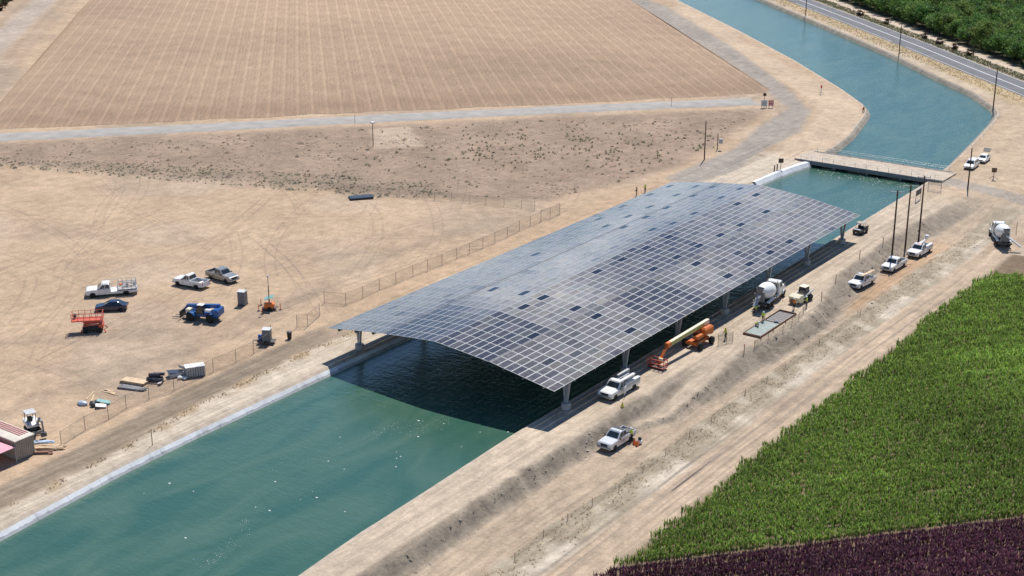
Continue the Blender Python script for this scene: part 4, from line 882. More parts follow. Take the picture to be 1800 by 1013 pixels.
def scrap():
    p = G(166, 712); t = thing('scrap_heap', 'heap of blue grey bags, teal sheet and white board', 'scrap heap', p, R(15)); rr = random.Random(3)
    for (x, y, m, sx, sy, sz) in ((-1.4, -.5, 'pale_blue', 1.5, .9, .55), (-.3, .1, 'dark_grey', .9, .8, .5), (.2, -.5, 'dark_grey', .8, .7, .6), (0, .5, 'tarp', 1.0, .8, .45)):
        MB().lathe([(.02, 0), (.42, .05), (.5, .3), (.38, .75), (.1, .95)], 9, (0, 0, 0)).build('bag', m, t); o = t.children[-1] if t.children else None
        o = [c for c in bpy.data.objects if c.parent == t][-1]; o.location = (x, y, 0); o.scale = (sx, sy, sz)
    MB().box((.9, .7, .35), (1.6, .8, .06), ry=R(12), rz=R(20)).build('sheet', 'teal', t); MB().box((1.2, -.3, .25), (1.3, 1.0, .06), ry=R(10), rz=R(35)).build('board', 'sign_white', t)
scrap()
def tarp_pile():
    p = G(273, 672); t = thing('tarp_bundle', 'dark bundle of tarpaulin rolls on a pallet', 'bundle', p, R(28))
    MB().box((0, 0, .1), (2.2, 1.4, .14)).build('pallet', 'lumber', t)
    for i, (x, y, z, r) in enumerate(((-.3, -.2, .45, .32), (.2, .25, .42, .3), (-.1, .1, .9, .3), (.5, -.3, .4, .25), (.4, .4, .95, .24))): MB().tube((x-.7, y, z), (x+.7, y+.1, z+.05), r, r*.9, n=9).build('roll', 'tarp', t)
    MB().box((.9, -.5, .3), (.5, 1.2, .05), ry=R(-18)).build('sheet', 'sign_white', t)
tarp_pile()
def cabinet():
    p = G(343, 660); t = thing('storage_crate', 'white topped storage crate with slatted sides by the fence', 'crate', p, R(58))
    MB().box((0, 0, .72), (2.5, 1.3, 1.3)).build('body', 'mid_grey', t); MB().box((0, 0, 1.41), (2.6, 1.4, .08), bev=.03).build('lid', 'white_paint', t)
    for s in (-1, 1):
        for i in range(8): MB().box((-1.1+.315*i, s*.665, .72), (.2, .03, 1.25)).build('slat', 'light_grey', t)
    p = G(310, 661); q = thing('panel_stack', 'solar panel leaning on a stack beside the crate', 'solar panel', p, R(60)); MB().box((0, 0, .3), (1.9, 1.1, .5)).build('support', 'light_grey', q); MB().box((0, 0, .62), (2.2, 1.25, .05), ry=R(6)).build('sheet', 'solar_blue', q)
    p = G(327, 655); q = thing('glass_panel', 'tilted dark solar panel against the crate', 'solar panel', p, R(60)); MB().box((0, 0, .55), (2.0, .9, .05), ry=R(30)).build('sheet', 'solar_blue', q); MB().box((.6, 0, .45), (.06, .8, .9)).build('prop', 'mid_grey', q)
    p = G(320, 666); q = thing('white_bags', 'white sacks lying below the crate', 'sacks', p, R(20))
    for i in range(4): MB().box((-.5+.35*i, (-1)**i*.22, .16+.1*(i % 2)), (.6, .42, .26), bev=.1, rz=R(25*i)).build('sack', 'foam', q)
    p = G(634, 349); q = thing('stacked_panels', 'low stack of dark panels lying alone in the yard', 'panel stack', p, R(52))
    for i in range(4): MB().box((.05*i, 0, .1+.09*i), (4.4, 2.0, .06)).build('sheet', 'solar_blue', q)
    for x in (-1.6, 1.6): MB().box((x, 0, .03), (.2, 1.9, .08)).build('bearer', 'lumber', q)
cabinet()
# concrete slab being poured, with its timber forms
def slab():
    u0, u1, v0, v1 = 35.6, 47.0, 6.1, 8.7; z = max(hz(v0, u0), hz(v1, u1), hz(7.5, 42))+.02
    t = thing('slab_form', 'grey wet concrete slab in red brown timber forms beside the mixer', 'concrete slab', ((v0+v1)/2, (u0+u1)/2, z)); L, W_ = u1-u0, v1-v0
    MB().box((0, -L*.22, .10), (W_-.2, L*.54, .2)).build('wet_slab', 'wet_concrete', t); MB().box((0, L*.27, .02), (W_-.2, L*.44, .08)).build('sub_base', 'mid_grey', t)
    for s in (-1, 1): MB().box((s*W_/2, 0, .12), (.09, L+.3, .28)).build('form_board', 'lumber_red', t)
    for y in (-L/2, .05*L, L/2): MB().box((0, y, .15), (W_-.14, .12, .30)).build('form_board', 'lumber_red', t)
    for i in range(7): MB().tube((-W_/2+.3, L*(.08+.06*i), .16), (W_/2-.3, L*(.08+.06*i), .16), .03, n=5).build('rebar', 'rebar', t)
    MB().box((.6, L*.06, .3), (.6, .6, .35), bev=.08, rz=.4).build('pump_box', 'plastic_grey', t)
    for s, y in ((1, -L/2-.4), (1, -L*.2), (1, L*.15), (1, L*.42)): MB().box((W_/2+.3, y, .25), (.09, .09, .6)).build('stake', 'lumber_red', t)
slab()
def barrier(name, label, pts, hgt, m, post_m, step=2.0, rail=False, cat='fence'):
    """a run of posts with see-through mesh panels between them"""
    P = [np.array(p) for p in pts]; o = P[0]; t = thing(name, label, cat, (o[0], o[1], o[2]))
    for i, p in enumerate(P):
        q = p-o; MB().tube((q[0], q[1], q[2]-.1), (q[0], q[1], q[2]+hgt+.06), .034, n=6).build('post', post_m, t)
        if i:
            r = P[i-1]-o; b = MB().add([(r[0], r[1], r[2]+.06), (q[0], q[1], q[2]+.06), (q[0], q[1], q[2]+hgt), (r[0], r[1], r[2]+hgt)], [(0, 1, 2, 3)]); b.build('mesh_panel', m, t)
            if rail: MB().tube((r[0], r[1], r[2]+hgt), (q[0], q[1], q[2]+hgt), .02, n=5).tube((r[0], r[1], r[2]+.08), (q[0], q[1], q[2]+.08), .02, n=5).build('rail', post_m, t)
    return t
fA = [(108,784), (150,757), (191,738), (222,719), (262,702), (306,687), (375,654), (415,637), (446,622), (476,607)]
barrier('chain_link_fence', 'chain link fence along the dark dirt road beside the material piles', [G(*p) for p in fA], 1.8, 'chain_link', 'fence_post', rail=True)
barrier('fence_gate', 'open chain link gate by the trash can', [G(*p) for p in ((522,576), (541,575), (562,556))], 1.9, 'chain_link', 'mid_grey', rail=True, cat='gate')
fB = [(570,533), (608,536), (638,524), (667,510), (696,499), (726,486), (752,476), (777,466), (803,455), (825,446), (849,436), (870,427), (892,417), (913,406), (932,398), (951,390)]
barrier('chain_link_fence', 'long chain link fence between the open yard and the canopy', [G(*p) for p in fB], 1.8, 'chain_link', 'fence_post', rail=True)
barrier('fence_gate', 'chain link double gate at the far end of the canopy fence', [G(*p) for p in ((951,389), (967,384), (984,377))], 2.0, 'chain_link', 'dark_grey', rail=True, cat='gate')
fC = [(940,369), (917,367), (886,363), (854,360), (826,357), (794,354), (764,352), (733,349), (703,346), (670,343), (640,340), (600,336), (560,332)]
barrier('chain_link_fence', 'faint chain link fence running across behind the yard', [G(*p) for p in fC], 1.6, 'chain_link', 'mid_grey')
barrier('mesh_barrier', 'green grey mesh barrier beside the wheels of the boom lift', [G(*p) for p in ((1262,607), (1277,603), (1288,601))], 1.5, 'silt_mesh', 'rebar', cat='barrier')
barrier('mesh_barrier', 'curved wire barrier along the outer edge of the slab', [G(*p) for p in ((1326,612), (1350,600), (1376,585), (1392,572), (1404,563), (1412,552), (1416,545))], 1.1, 'silt_mesh', 'rebar', cat='barrier')
fS = [(905,985), (955,945), (998,915), (1041,889), (1088,863), (1130,830), (1170,800), (1212,770), (1250,745), (1310,695), (1348,672), (1380,650), (1440,606), (1512,555)]
barrier('wire_fence', 'sagging wire stake fence along the weedy strip', [G(*p) for p in fS], .8, 'chain_link', 'rebar')
def gate_frame(label, px0, px1, h, panel):
    a, b = G(*px0), G(*px1); q = b-a; t = thing('metal_gate', label, 'gate', a)
    for x, y in ((0, 0), (q[0], q[1])): MB().tube((x, y, 0), (x, y, h), .05, n=6).build('post', 'mid_grey', t)
    for z in (.1, h*.5, h): MB().tube((0, 0, z), (q[0], q[1], z), .04, n=6).build('rail', 'light_grey', t)
    MB().add([(0, 0, h*.5), (q[0], q[1], h*.5), (q[0], q[1], h), (0, 0, h)], [(0, 1, 2, 3)]).build('panel', panel, t)
gate_frame('pale metal gate standing open beside the bridge end', (1631,334), (1654,337), 2.2, 'silt_mesh'); gate_frame('small dark notice gate between the tall poles and bridge', (1609,356), (1618,350), 2.2, 'dark_grey')

# ------------------------------------------------------------------ poles, signs, posts
def pole(label, base, h, r=.15, arm=None, group=None, name='utility_pole', azim=0., base_xyz=None):
    p = G(*base); t = thing(name, label, 'pole', p, azim, group)
    MB().tube((0, 0, -.3), (0, 0, h), r, r*.68, n=10).build('shaft', 'wood_pole', t)
    if arm:
        MB().box((0, .14, h-.35), (arm, .1, .12)).build('crossarm', 'light_grey', t)
        for x in (-arm*.45, 0, arm*.45): MB().lathe([(.05, 0), (.07, .1), (.04, .2)], 8, (x, .14, h-.29)).build('insulator', 'light_grey', t)
    else: MB().lathe([(.07, 0), (.09, .12), (.05, .22)], 8, (0, 0, h)).build('insulator', 'light_grey', t)
    return t
pole('tall brown pole with pale crossarm, nearest of the three in a row', (1567,458), 12.0, .17, 2.4, 'three tall poles in a row', azim=R(30))
pole('tall brown pole with crossarm, middle of the three in a row', (1591,437), 11.2, .16, 2.6, 'three tall poles in a row', azim=R(30))
pole('tall brown pole with crossarm, farthest of the three in a row', (1614.5,424), 11.6, .17, 2.2, 'three tall poles in a row', azim=R(30))
pole('brown utility pole standing in front of the two white cars', (1701,333), 7.9, .15)
pole('utility pole at the outer tip of the canal bend', (1745,197), 10.6, .16)
pole('utility pole on the bank below the highway', (1580,98), 8.4, .15); pole('far utility pole on the bank at the top of the picture', (1416,28), 9.0, .15)
pole('thin bare pole between the highway and the orchard', (1700,100), 6.0, .11); pole('dark utility pole beside the scrub strip', (1238,281), 8.0, .14)
def misc_posts():
    p = G(656, 257); t = thing('nest_box_pole', 'thin wooden pole with white box on top in the scrub', 'pole', p); MB().tube((0, 0, -.2), (0, 0, 4.9), .09, .07, n=8).build('shaft', 'bark', t); MB().box((0, 0, 5.05), (.8, .7, .35), bev=.05).build('box', 'sign_white', t)
    p = G(1261, 263); t = thing('meter_post', 'short post with grey meter box near the gravel road', 'meter post', p); MB().tube((0, 0, -.1), (0, 0, 3.4), .1, n=8).build('post', 'dark_grey', t); MB().box((.75, 0, 1.9), (.7, .5, 1.0), bev=.05).build('meter_box', 'light_grey', t)
    p = G(1343, 190); t = thing('notice_boards', 'white notice board and red lettered board at the road junction', 'sign', p, YAW)
    MB().box((0, 0, 1.15), (1.5, .08, 1.5), bev=.02).build('white_board', 'sign_white', t); MB().box((1.6, 0, 1.2), (1.2, .08, 1.3), bev=.02).build('red_board', 'sign_red', t)
    for z in (.9, 1.3, 1.65): MB().box((1.6, -.05, z), (.85, .012, .16)).build('lettering', 'sign_white', t)
    for z in (.75, 1.05, 1.35, 1.65): MB().box((0, -.05, z), (1.1, .012, .09)).build('lettering', 'navy_paint', t)
    for x in (-.6, .6, 1.2, 2.0): MB().box((x, .08, .55), (.09, .07, 1.2)).build('leg', 'mid_grey', t)
    MB().tube((.1, .5, 0), (.1, .5, 2.9), .06, n=6).build('sign_post', 'dark_grey', t); MB().lathe([(.45, -.03), (.45, .03)], 8, (.1, .44, 3.1), ax='y', smooth=False).build('octagon', 'brown_sign', t)
    for (px, py, lab, n) in ((1372,299, 'brown square sign on a post beside the pale canal apron', 0), (1746,316, 'brown square sign on a splayed stand right of the white cars', 1)):
        p = G(px, py); t = thing('canal_sign', lab, 'sign', p, YAW); MB().tube((0, 0, 0), (0, 0, 1.7), .06, n=6).build('post', 'dark_grey', t); MB().box((0, 0, 1.9), (1.0, .07, .9), bev=.02).build('board', 'brown_sign', t)
        if n:
            for a in (0, 2.1, 4.2): MB().beam((0, 0, .7), (1.0*math.cos(a), 1.0*math.sin(a), .03), .07, .07).build('brace', 'dark_grey', t)
    for i, (px, py) in enumerate(((1361,301), (1366,299))):
        p = G(px, py); t = thing('gauge_post', ('left' if i == 0 else 'right')+' of two short dark gauge posts beside the brown sign', 'post', p, 0, 'gauge posts'); MB().tube((0, 0, 0), (0, 0, 1.1), .12, n=8).build('post', 'black', t); MB().box((0, 0, 1.12), (.3, .3, .12), bev=.03).build('cap', 'dark_grey', t)
    p = G(1443, 166); t = thing('marker_post', 'red topped marker post on the inner bend of the canal', 'marker post', p); MB().tube((0, 0, 0), (0, 0, 1.6), .09, n=8).build('post', 'sign_white', t); MB().box((0, 0, 1.9), (.34, .2, .75), bev=.04).build('head', 'sign_red', t)
    for a in (-.7, .7): MB().beam((0, 0, .7), (a, .3, .02), .06, .06).build('brace', 'dark_grey', t)
    for i, (px, py, lab) in enumerate(((1469,497, 'nearest the planked pickup'), (1511,453, 'midway along the bank'), (1552,430, 'nearest the tall poles'), (1444,527, 'beside the compact loader'), (1308,620, 'at the slab corner'))):
        p = G(px, py); t = thing('survey_stake', 'red tipped survey stake on the bank edge, '+lab, 'stake', p, 0, 'survey stakes on the bank edge'); MB().box((0, 0, .55), (.08, .08, 1.1)).build('shaft', 'lumber_red', t); MB().box((0, 0, 1.14), (.12, .12, .16), bev=.02).build('flag', 'sign_red', t)
    for i, (px, py, lab) in enumerate(((268,783, 'beside the white canal lining'), (1180,187, 'on the far gravel road edge'), (624,218, 'on the near gravel road edge'), (1786,410, 'right of the far mixer truck'), (1535,77, 'below the highway'))):
        p = G(px, py); t = thing('marker_stake', 'thin dark stake '+lab, 'stake', p, 0, 'thin single stakes'); MB().tube((0, 0, -.1), (0, 0, 2.0), .05, .04, n=6).build('shaft', 'rebar', t); MB().box((0, 0, 2.02), (.12, .05, .1)).build('tip', 'dark_grey', t)
misc_posts()
def loader():
    p = G(1411, 528); t = thing('compact_loader', 'small tracked loader with white concrete bucket facing the slab', 'loader', p, R(-95))
    for s in (-1, 1): MB().box((-.2, s*.75, .42), (2.5, .42, .8), bev=.2).build('track', 'tyre', t)
    MB().box((-.5, 0, .95), (2.0, 1.1, .9), bev=.1).build('body', 'light_grey', t); glazed_cab(t, -.9, .55, -.8, .45, 1.3, 2.15, 1.15, 1.05, 'black', [(.1, .9)]); MB().box((-.2, 0, 2.2), (1.35, 1.15, .08), bev=.03).build('cab_roof', 'cream_paint', t)
    for s in (-1, 1): MB().beam((-1.5, s*.85, 1.5), (1.3, s*.8, .9), .14, .22).build('lift_arm', 'light_grey', t)
    MB().prism([(1.35, .35), (1.4, 1.35), (2.1, 1.5), (2.75, 1.2), (2.5, .45), (2.0, .25)], [(-.9, .06), (-.75, 0), (.75, 0), (.9, .06)]).build('concrete_bucket', 'cream_paint', t); MB().tube((2.45, -.35, .55), (2.9, -.35, .5), .3, n=10).build('outlet', 'lumber_red', t)
loader()

# ------------------------------------------------------------------ people
def person(label, px, rz, vest, trousers, hat, lean=0., kneel=False, arm=(.5, .1), holding=False):
    p = G(*px); t = thing('person', label, 'person', p, rz)
    J, E, Rr = {}, [], {}
    hipz = .93 if not kneel else .52
    def rot(x, z, a): return (x*math.cos(a)+z*math.sin(a), -x*math.sin(a)+z*math.cos(a))
    def up(n, x, y, z, r):
        a, c = rot(x, z, lean); J[n] = (a, y, hipz+c); Rr[n] = r
    def ab(n, x, y, z, r): J[n] = (x, y, z); Rr[n] = r
    up('pelvis', 0, 0, 0, .15); up('waist', 0, 0, .2, .145); up('chest', .01, 0, .42, .165); up('neck', .01, 0, .57, .06); up('head', .03, 0, .69, .10); up('crown', .02, 0, .80, .075); up('nose', .135, 0, .68, .018)
    E += [('pelvis', 'waist'), ('waist', 'chest'), ('chest', 'neck'), ('neck', 'head'), ('head', 'crown'), ('head', 'nose')]
    for s, n in ((1, 'l'), (-1, 'r')):
        f, g = arm; up('sh'+n, 0, s*.19, .47, .065); up('el'+n, .28*math.sin(f), s*.25, .47-.28*math.cos(f), .05); up('wr'+n, .28*math.sin(f)+.25*math.sin(f+g+.3), s*.24, .47-.28*math.cos(f)-.25*math.cos(f+g+.3), .034)
        E += [('chest', 'sh'+n), ('sh'+n, 'el'+n), ('el'+n, 'wr'+n)]
        w, e = Vector(J['wr'+n]), Vector(J['el'+n]); d = (w-e).normalized(); q = d.cross(Vector((0, 1, 0))).normalized(); pm = w+d*.07
        ab('pa'+n, *pm, .036); E.append(('wr'+n, 'pa'+n))
        for i in range(4):
            k = w+d*(.12)+Vector((0, s*(.028-.019*i), 0))+q*.005; ab('f%d%s' % (i, n), *k, .010); tip = k+d*(.06-.008*abs(i-1))+q*.02; ab('g%d%s' % (i, n), *tip, .008); E += [('pa'+n, 'f%d%s' % (i, n)), ('f%d%s' % (i, n), 'g%d%s' % (i, n))]
        k = w+d*.06+Vector((0, -s*.035, 0))+q*.04; ab('t'+n, *k, .011); E.append(('pa'+n, 't'+n))
        if kneel:
            ab('hp'+n, -.02, s*.10, hipz-.03, .10); ab('kn'+n, .33, s*.13, .12 if s < 0 else .42, .075); ab('an'+n, -.08 if s < 0 else .38, s*.13, .09, .05); ab('to'+n, -.2 if s < 0 else .56, s*.14, .04, .04)
        else:
            ab('hp'+n, 0, s*.10, hipz-.04, .10); ab('kn'+n, .03, s*.115, .50, .072); ab('an'+n, -.02, s*.13, .10, .05); ab('to'+n, .15, s*.15, .04, .045)
        E += [('pelvis', 'hp'+n), ('hp'+n, 'kn'+n), ('kn'+n, 'an'+n), ('an'+n, 'to'+n)]
    names = list(J); idx = {n: i for i, n in enumerate(names)}
    me = bpy.data.meshes.new('skeleton'); me.from_pydata([J[n] for n in names], [(idx[a], idx[b]) for a, b in E], []); o = bpy.data.objects.new('tmp', me); C.objects.link(o)
    mo = o.modifiers.new('skin', 'SKIN'); mo.use_smooth_shade = True
    for i, n in enumerate(names): sv = me.skin_vertices[0].data[i]; sv.radius = (Rr[n], Rr[n]); sv.use_root = (n == 'pelvis')
    o.modifiers.new('sub', 'SUBSURF').levels = 1
    dg = bpy.context.evaluated_depsgraph_get(); m2 = bpy.data.meshes.new_from_object(o.evaluated_get(dg)); bpy.data.objects.remove(o)
    m2.materials.clear()
    for q in (vest, trousers, 'skin', 'boots'): m2.materials.append(M[q])
    part = {}
    for a, b in E:
        k = 2 if a in ('neck', 'head') or a[:2] in ('el', 'wr', 'pa') or a[0] in 'fg' else (1 if a in ('hpl', 'hpr', 'knl', 'knr') or b[:2] == 'hp' else (3 if b[:2] == 'to' else 0)); part[(a, b)] = k
    segs = [(Vector(J[a]), Vector(J[b]), Rr[a], k) for (a, b), k in part.items()]
    for f in m2.polygons:
        c = f.center; best = (9, 0)
        for a, b, r, k in segs:
            d = b-a; tt = max(0, min(1, (c-a).dot(d)/max(d.length_squared, 1e-9))); q = (c-a-d*tt).length-r*.6
            if q < best[0]: best = (q, k)
        f.material_index = best[1]
    m2.name = 'body'; link('body', m2, t)
    hd, ax = Vector(J['head']), (Vector(J['crown'])-Vector(J['neck'])).normalized()
    tl = Vector((0, 0, 1)).rotation_difference(ax).to_matrix()
    MB().lathe([(.17, .0), (.15, .015), (.135, .05), (.11, .10), (.06, .135), (.005, .145)], 14, tuple(hd+ax*.04), tilt=tl).build('hard_hat', hat, t)
    return t
person('person in hi-vis vest and white helmet standing at the silver pickup tailgate', (1110,776), R(160), 'hi_vis', 'dark_cloth', 'helmet', lean=.1, arm=(.6, .5))
person('person in hi-vis clothing behind the mesh barrier by the boom lift', (1275,597), R(-120), 'hi_vis', 'dark_cloth', 'helmet_yellow', arm=(.2, .2))
person('person kneeling on the wet slab in a yellow vest and pale helmet', (1329,575), R(-30), 'hi_vis', 'denim', 'helmet', lean=.9, kneel=True, arm=(.3, .2))
person('person in yellow vest standing at the slab form edge', (1341,567), R(-60), 'hi_vis', 'dark_cloth', 'helmet', lean=.25, arm=(.5, .4))
person('person in orange shirt standing left of the compact loader', (1395,544), R(-20), 'hi_vis_orange', 'dark_cloth', 'helmet', arm=(.3, .2))
person('person in yellow vest standing right of the compact loader', (1418,541), R(190), 'hi_vis', 'denim', 'helmet', lean=.15, arm=(.6, .4))
person('person bending in a yellow shirt behind the parked mixer truck', (1325,553), R(40), 'hi_vis', 'dark_cloth', 'helmet', lean=1.0, arm=(.3, .1))
person('person in dark clothes on the dirt road behind the canopy', (1119,345), R(200), 'dark_cloth', 'denim', 'boots')
person('person in green vest just behind the canopy far edge', (1134,339), R(160), 'hi_vis', 'denim', 'helmet')
person('person in dark clothes and red top at the waterside on the bend tip', (1517,197), R(-40), 'sign_red', 'dark_cloth', 'boots', lean=.3, kneel=True)
def cooler():
    p = G(1115, 781); t = thing('tool_pile', 'orange cones and white sack beside the silver pickup', 'tool pile', p); MB().lathe([(.26, 0), (.05, .7)], 12, (0, 0, .04)).build('cone', 'orange_plastic', t); MB().lathe([(.26, 0), (.05, .7)], 12, (.5, -.2, .04)).build('cone', 'orange_plastic', t)
    MB().box((.45, .45, .3), (.6, .5, .5), bev=.12).build('sack', 'foam', t); MB().lathe([(.22, .52), (.2, .8), (.05, .85)], 10, (.45, .5, 0)).build('bucket', 'black', t)
    p = G(1086, 712); q = thing('traffic_cone', 'yellow cone standing in front of the service truck', 'cone', G(1094, 716)); MB().lathe([(.22, 0), (.04, .7)], 12, (0, 0, .03)).build('body', 'helmet_yellow', q); MB().box((0, 0, .02), (.45, .45, .04)).build('base', 'black', q)
cooler()
# ------------------------------------------------------------------ crops, trees, weeds, clods
def blades(P, n_per, hgt, spread, width, base_col, var, tipc, h0=(0., .35), seed=1, droop=.0):
    """upright leaf blades: P (n,3) plant feet -> one mesh of bent strips with per-vertex colour"""
    g = np.random.default_rng(seed); n = len(P)*n_per; Q = np.repeat(P, n_per, 0); pv = np.repeat(g.normal(0, 1, len(P)), n_per); ph = np.repeat(g.uniform(.72, 1.12, len(P)), n_per)
    a = g.uniform(0, 2*np.pi, n); H = hgt*ph*g.uniform(.7, 1.1, n); out = spread*g.uniform(.4, 1.2, n); b0 = H*g.uniform(h0[0], h0[1], n); w = width*g.uniform(.7, 1.3, n)
    d = np.c_[np.cos(a), np.sin(a), 0*a]; s = np.c_[-np.sin(a), np.cos(a), 0*a]; z = np.array([0, 0, 1.])
    p0 = Q+d*.02+z*b0[:, None]; p1 = Q+d*(out*.42)[:, None]+z*(b0+(H-b0)*.62)[:, None]; p2 = Q+d*out[:, None]+z*(b0+(H-b0)*(1-droop*g.uniform(0, 1, n)))[:, None]
    V = np.stack([p0-s*(w*.35)[:, None], p0+s*(w*.35)[:, None], p1-s*(w*.5)[:, None], p1+s*(w*.5)[:, None], p2-s*(w*.1)[:, None], p2+s*(w*.1)[:, None]], 1)
    base = np.arange(n)*6; F = np.concatenate([np.c_[base, base+1, base+3, base+2], np.c_[base+2, base+3, base+5, base+4]])
    c = np.array(base_col)[None]*(1+var*pv[:, None]*.5+g.normal(0, var*.5, (n, 1))); c = np.clip(c, .004, 1)
    t = np.array([0, 0, .45, .45, 1, 1])[None, :, None]; col = c[:, None, :]*(1-t)+(c*np.array(tipc)[None])[:, None, :]*t
    return V.reshape(-1, 3), F, col.reshape(-1, 3)
def crop(name, label, poly, base_col, tipc, hgt, seed, cat, gap_p=.03, row=.95):
    g = np.random.default_rng(seed); D = np.array([.655, .755]); N = np.array([.755, -.655]); Pp = np.array(poly); pts = []; rowb = []
    for r_ in np.arange((Pp@N).min(), (Pp@N).max(), row):
        endo = g.uniform(-.2, 1.3); t = np.arange((Pp@D).min(), (Pp@D).max(), .2); q = D[None]*t[:, None]+N[None]*(r_+g.normal(0, .05, (len(t), 1))); q += g.normal(0, .06, q.shape); q = q[in_poly(q[:, 0]-endo, q[:, 1], poly)]; pts.append(q); rowb.append(np.full(len(q), 1+g.normal(0, .10)))
    pts = np.concatenate(pts); rowb = np.concatenate(rowb); keep = in_poly(pts[:, 0]+.25*vnoise(pts[:, 0], pts[:, 1], 1.4, 2), pts[:, 1], poly) & (vnoise(pts[:, 0]*.5+pts[:, 1]*.43, pts[:, 0]*3.0-pts[:, 1]*2.6, .5, seed) > -.86) & (g.random(len(pts)) > gap_p)
    pts = pts[keep]; rowb = rowb[keep]; P = np.c_[pts, height(pts[:, 0], pts[:, 1])]
    V, F, col = blades(P, 7, hgt, .40, .10, base_col, .34, tipc, (.0, .5), seed, .3); col = col*np.repeat(rowb, 42)[:, None]
    big = (1+.22*vnoise(V[:, 0], V[:, 1], .09, seed)+.10*vnoise(V[:, 0], V[:, 1], .6, seed+2))[:, None]
    o = link(name, np_mesh(name, V, F, 'leaf', col*big)); tag(o, label, cat, kind='stuff')
crop('corn_crop', 'dense green maize crop right of the farm track', [(23.4,-27.5), (23.3,40), (23.0,80), (24.2,86), (27,88), (42,84), (60,62), (71.5,28.6)], (.195, .300, .064), (1.3, 1.2, 1.0), 1.35, 3, 'crop')
crop('purple_crop', 'dark purple leafed crop in the near right corner', [(23.4,-28.0), (72.0,28.0), (82,10), (64,-20), (40,-34), (24,-38)], (.085, .033, .055), (1.8, 1.6, 1.5), 1.2, 5, 'crop', row=.7)
def leaf_cloud(n, rx, rz, size, seed, base, clumps=26, var=.28, z0=0.):
    g = np.random.default_rng(seed); cc = g.normal(0, 1, (clumps, 3)); cc /= np.linalg.norm(cc, axis=1)[:, None]; cc *= g.uniform(.45, .95, (clumps, 1)); k = g.integers(0, clumps, n)
    p = cc[k]+g.normal(0, .17, (n, 3)); cv = g.normal(0, 1, clumps)[k]
    P = p*np.array([rx, rx, rz])+np.array([0, 0, z0]); a = g.normal(0, 1, (n, 3)); a /= np.linalg.norm(a, axis=1)[:, None]; b = np.cross(a, g.normal(0, 1, (n, 3))); b /= np.linalg.norm(b, axis=1)[:, None]; s = size*g.uniform(.6, 1.3, (n, 1))
    V = np.stack([P-a*s, P+b*s*.55, P+a*s, P-b*s*.55], 1).reshape(-1, 3); F = np.arange(4*n).reshape(n, 4)
    c = np.array(base)[None]*(1+var*.5*cv[:, None]+g.normal(0, var*.4, (n, 1))); c = np.clip(np.repeat(c, 4, 0), .003, 1)
    return V, F, c
def orchard():
    crowns, trunks = [], []
    for i in range(5):
        V, F, c = leaf_cloud(2600, 3.3, 2.7, .30, 40+i, [(.125, .225, .055), (.15, .245, .06), (.105, .20, .048), (.18, .25, .065), (.125, .21, .055)][i], z0=3.5); crowns.append(np_mesh('crown', V, F, 'leaf', c))
    b = MB().tube((0, 0, -.2), (.05, 0, 1.3), .17, .13, n=8)
    for a in (0, 2.1, 4.2): b.tube((.05, 0, 1.25), (1.3*math.cos(a), 1.3*math.sin(a), 3.2), .10, .04, n=6)
    trunk = b.mesh('trunk', 'bark'); rr = random.Random(9); n = 0
    T, N = np.array([.713, -.701]), np.array([.701, .713]); O = np.array([-58.3, 273.8]); spots = []
    for j in range(17):
        for i in range(-30, 40):
            p = O+N*(16.5+5.6*j)+T*(5.6*i+(j % 2)*.4); x, y = proj((p[0], p[1], 4.0))
            if -30 < y < 180 and 1400 < x < 1900: spots.append((j, p[0]+rr.uniform(-.5, .5), p[1]+rr.uniform(-.5, .5)))
    spots = spots[:300]
    ones = 'first second third fourth fifth sixth seventh eighth ninth tenth eleventh twelfth thirteenth fourteenth fifteenth sixteenth seventeenth eighteenth nineteenth twentieth'.split()
    ones += ['twenty-'+w for w in ones[:9]]+['thirtieth']+['thirty-'+w for w in ones[:9]]
    vis = sorted([q[1] for q in spots if q[0] == 0 and proj((q[1], q[2], 3))[0] < 1800], reverse=True)
    for j, x, y in spots:
        lab = 'green orchard tree in the second row of the orchard' if j == 1 else 'green orchard tree deep within the orchard block'
        if j == 0: lab = 'orchard tree of the front row by the pale track, '+(ones[vis.index(x)]+' from the right' if x in vis else 'just beyond the right edge')
        t = thing('orchard_tree', lab, 'tree', (x, y, hz(x, y)), rr.uniform(0, 6.28), 'orchard trees in the front row' if j == 0 else ('orchard trees in the second row' if j == 1 else 'orchard trees deep within the block')); s = rr.uniform(.85, 1.2); t.scale = (s, s, s*rr.uniform(.9, 1.1))
        link('crown', crowns[rr.randrange(5)], t); link('trunk', trunk, t)
orchard()
def bushes():
    V, F, c = leaf_cloud(380, 1.0, .75, .17, 77, (.075, .05, .035), 12, .3, .7); mb = np_mesh('foliage', V, F, 'leaf', c)
    V, F, c = leaf_cloud(380, 1.0, .75, .17, 78, (.05, .075, .025), 12, .3, .7); mg = np_mesh('foliage', V, F, 'leaf', c); st = MB().tube((0, 0, -.1), (0, 0, .6), .07, n=6).mesh('stem', 'bark')
    for i, (x, y, lab) in enumerate(((1512,28, 'farthest of the verge bushes'), (1559,43, 'second farthest of the verge bushes'), (1625,68, 'bushy twin of the verge, left of the middle'), (1650,78, 'middle bush of the highway verge'), (1677,88, 'bush of the verge left of the bare pole'), (1706,98, 'bush at the foot of the bare pole'))):
        p = G(x, y); t = thing('bush', 'dark dry roundish bush, '+lab, 'bush', p, i*1.3, 'bushes along the highway verge'); t.scale = (1.5, 1.5, 1.2); link('foliage', mb, t); link('stem', st, t)
    for i, (x, y, lab) in enumerate(((8,10, 'largest at the corner'), (17,2, 'at the top edge'), (2,19, 'at the left edge'))):
        p = G(x, y); t = thing('bush', 'dark bush in the far top left corner, '+lab, 'bush', p, i, 'corner bushes'); t.scale = (2, 2, 1.6); link('foliage', mb, t); link('stem', st, t)
bushes()
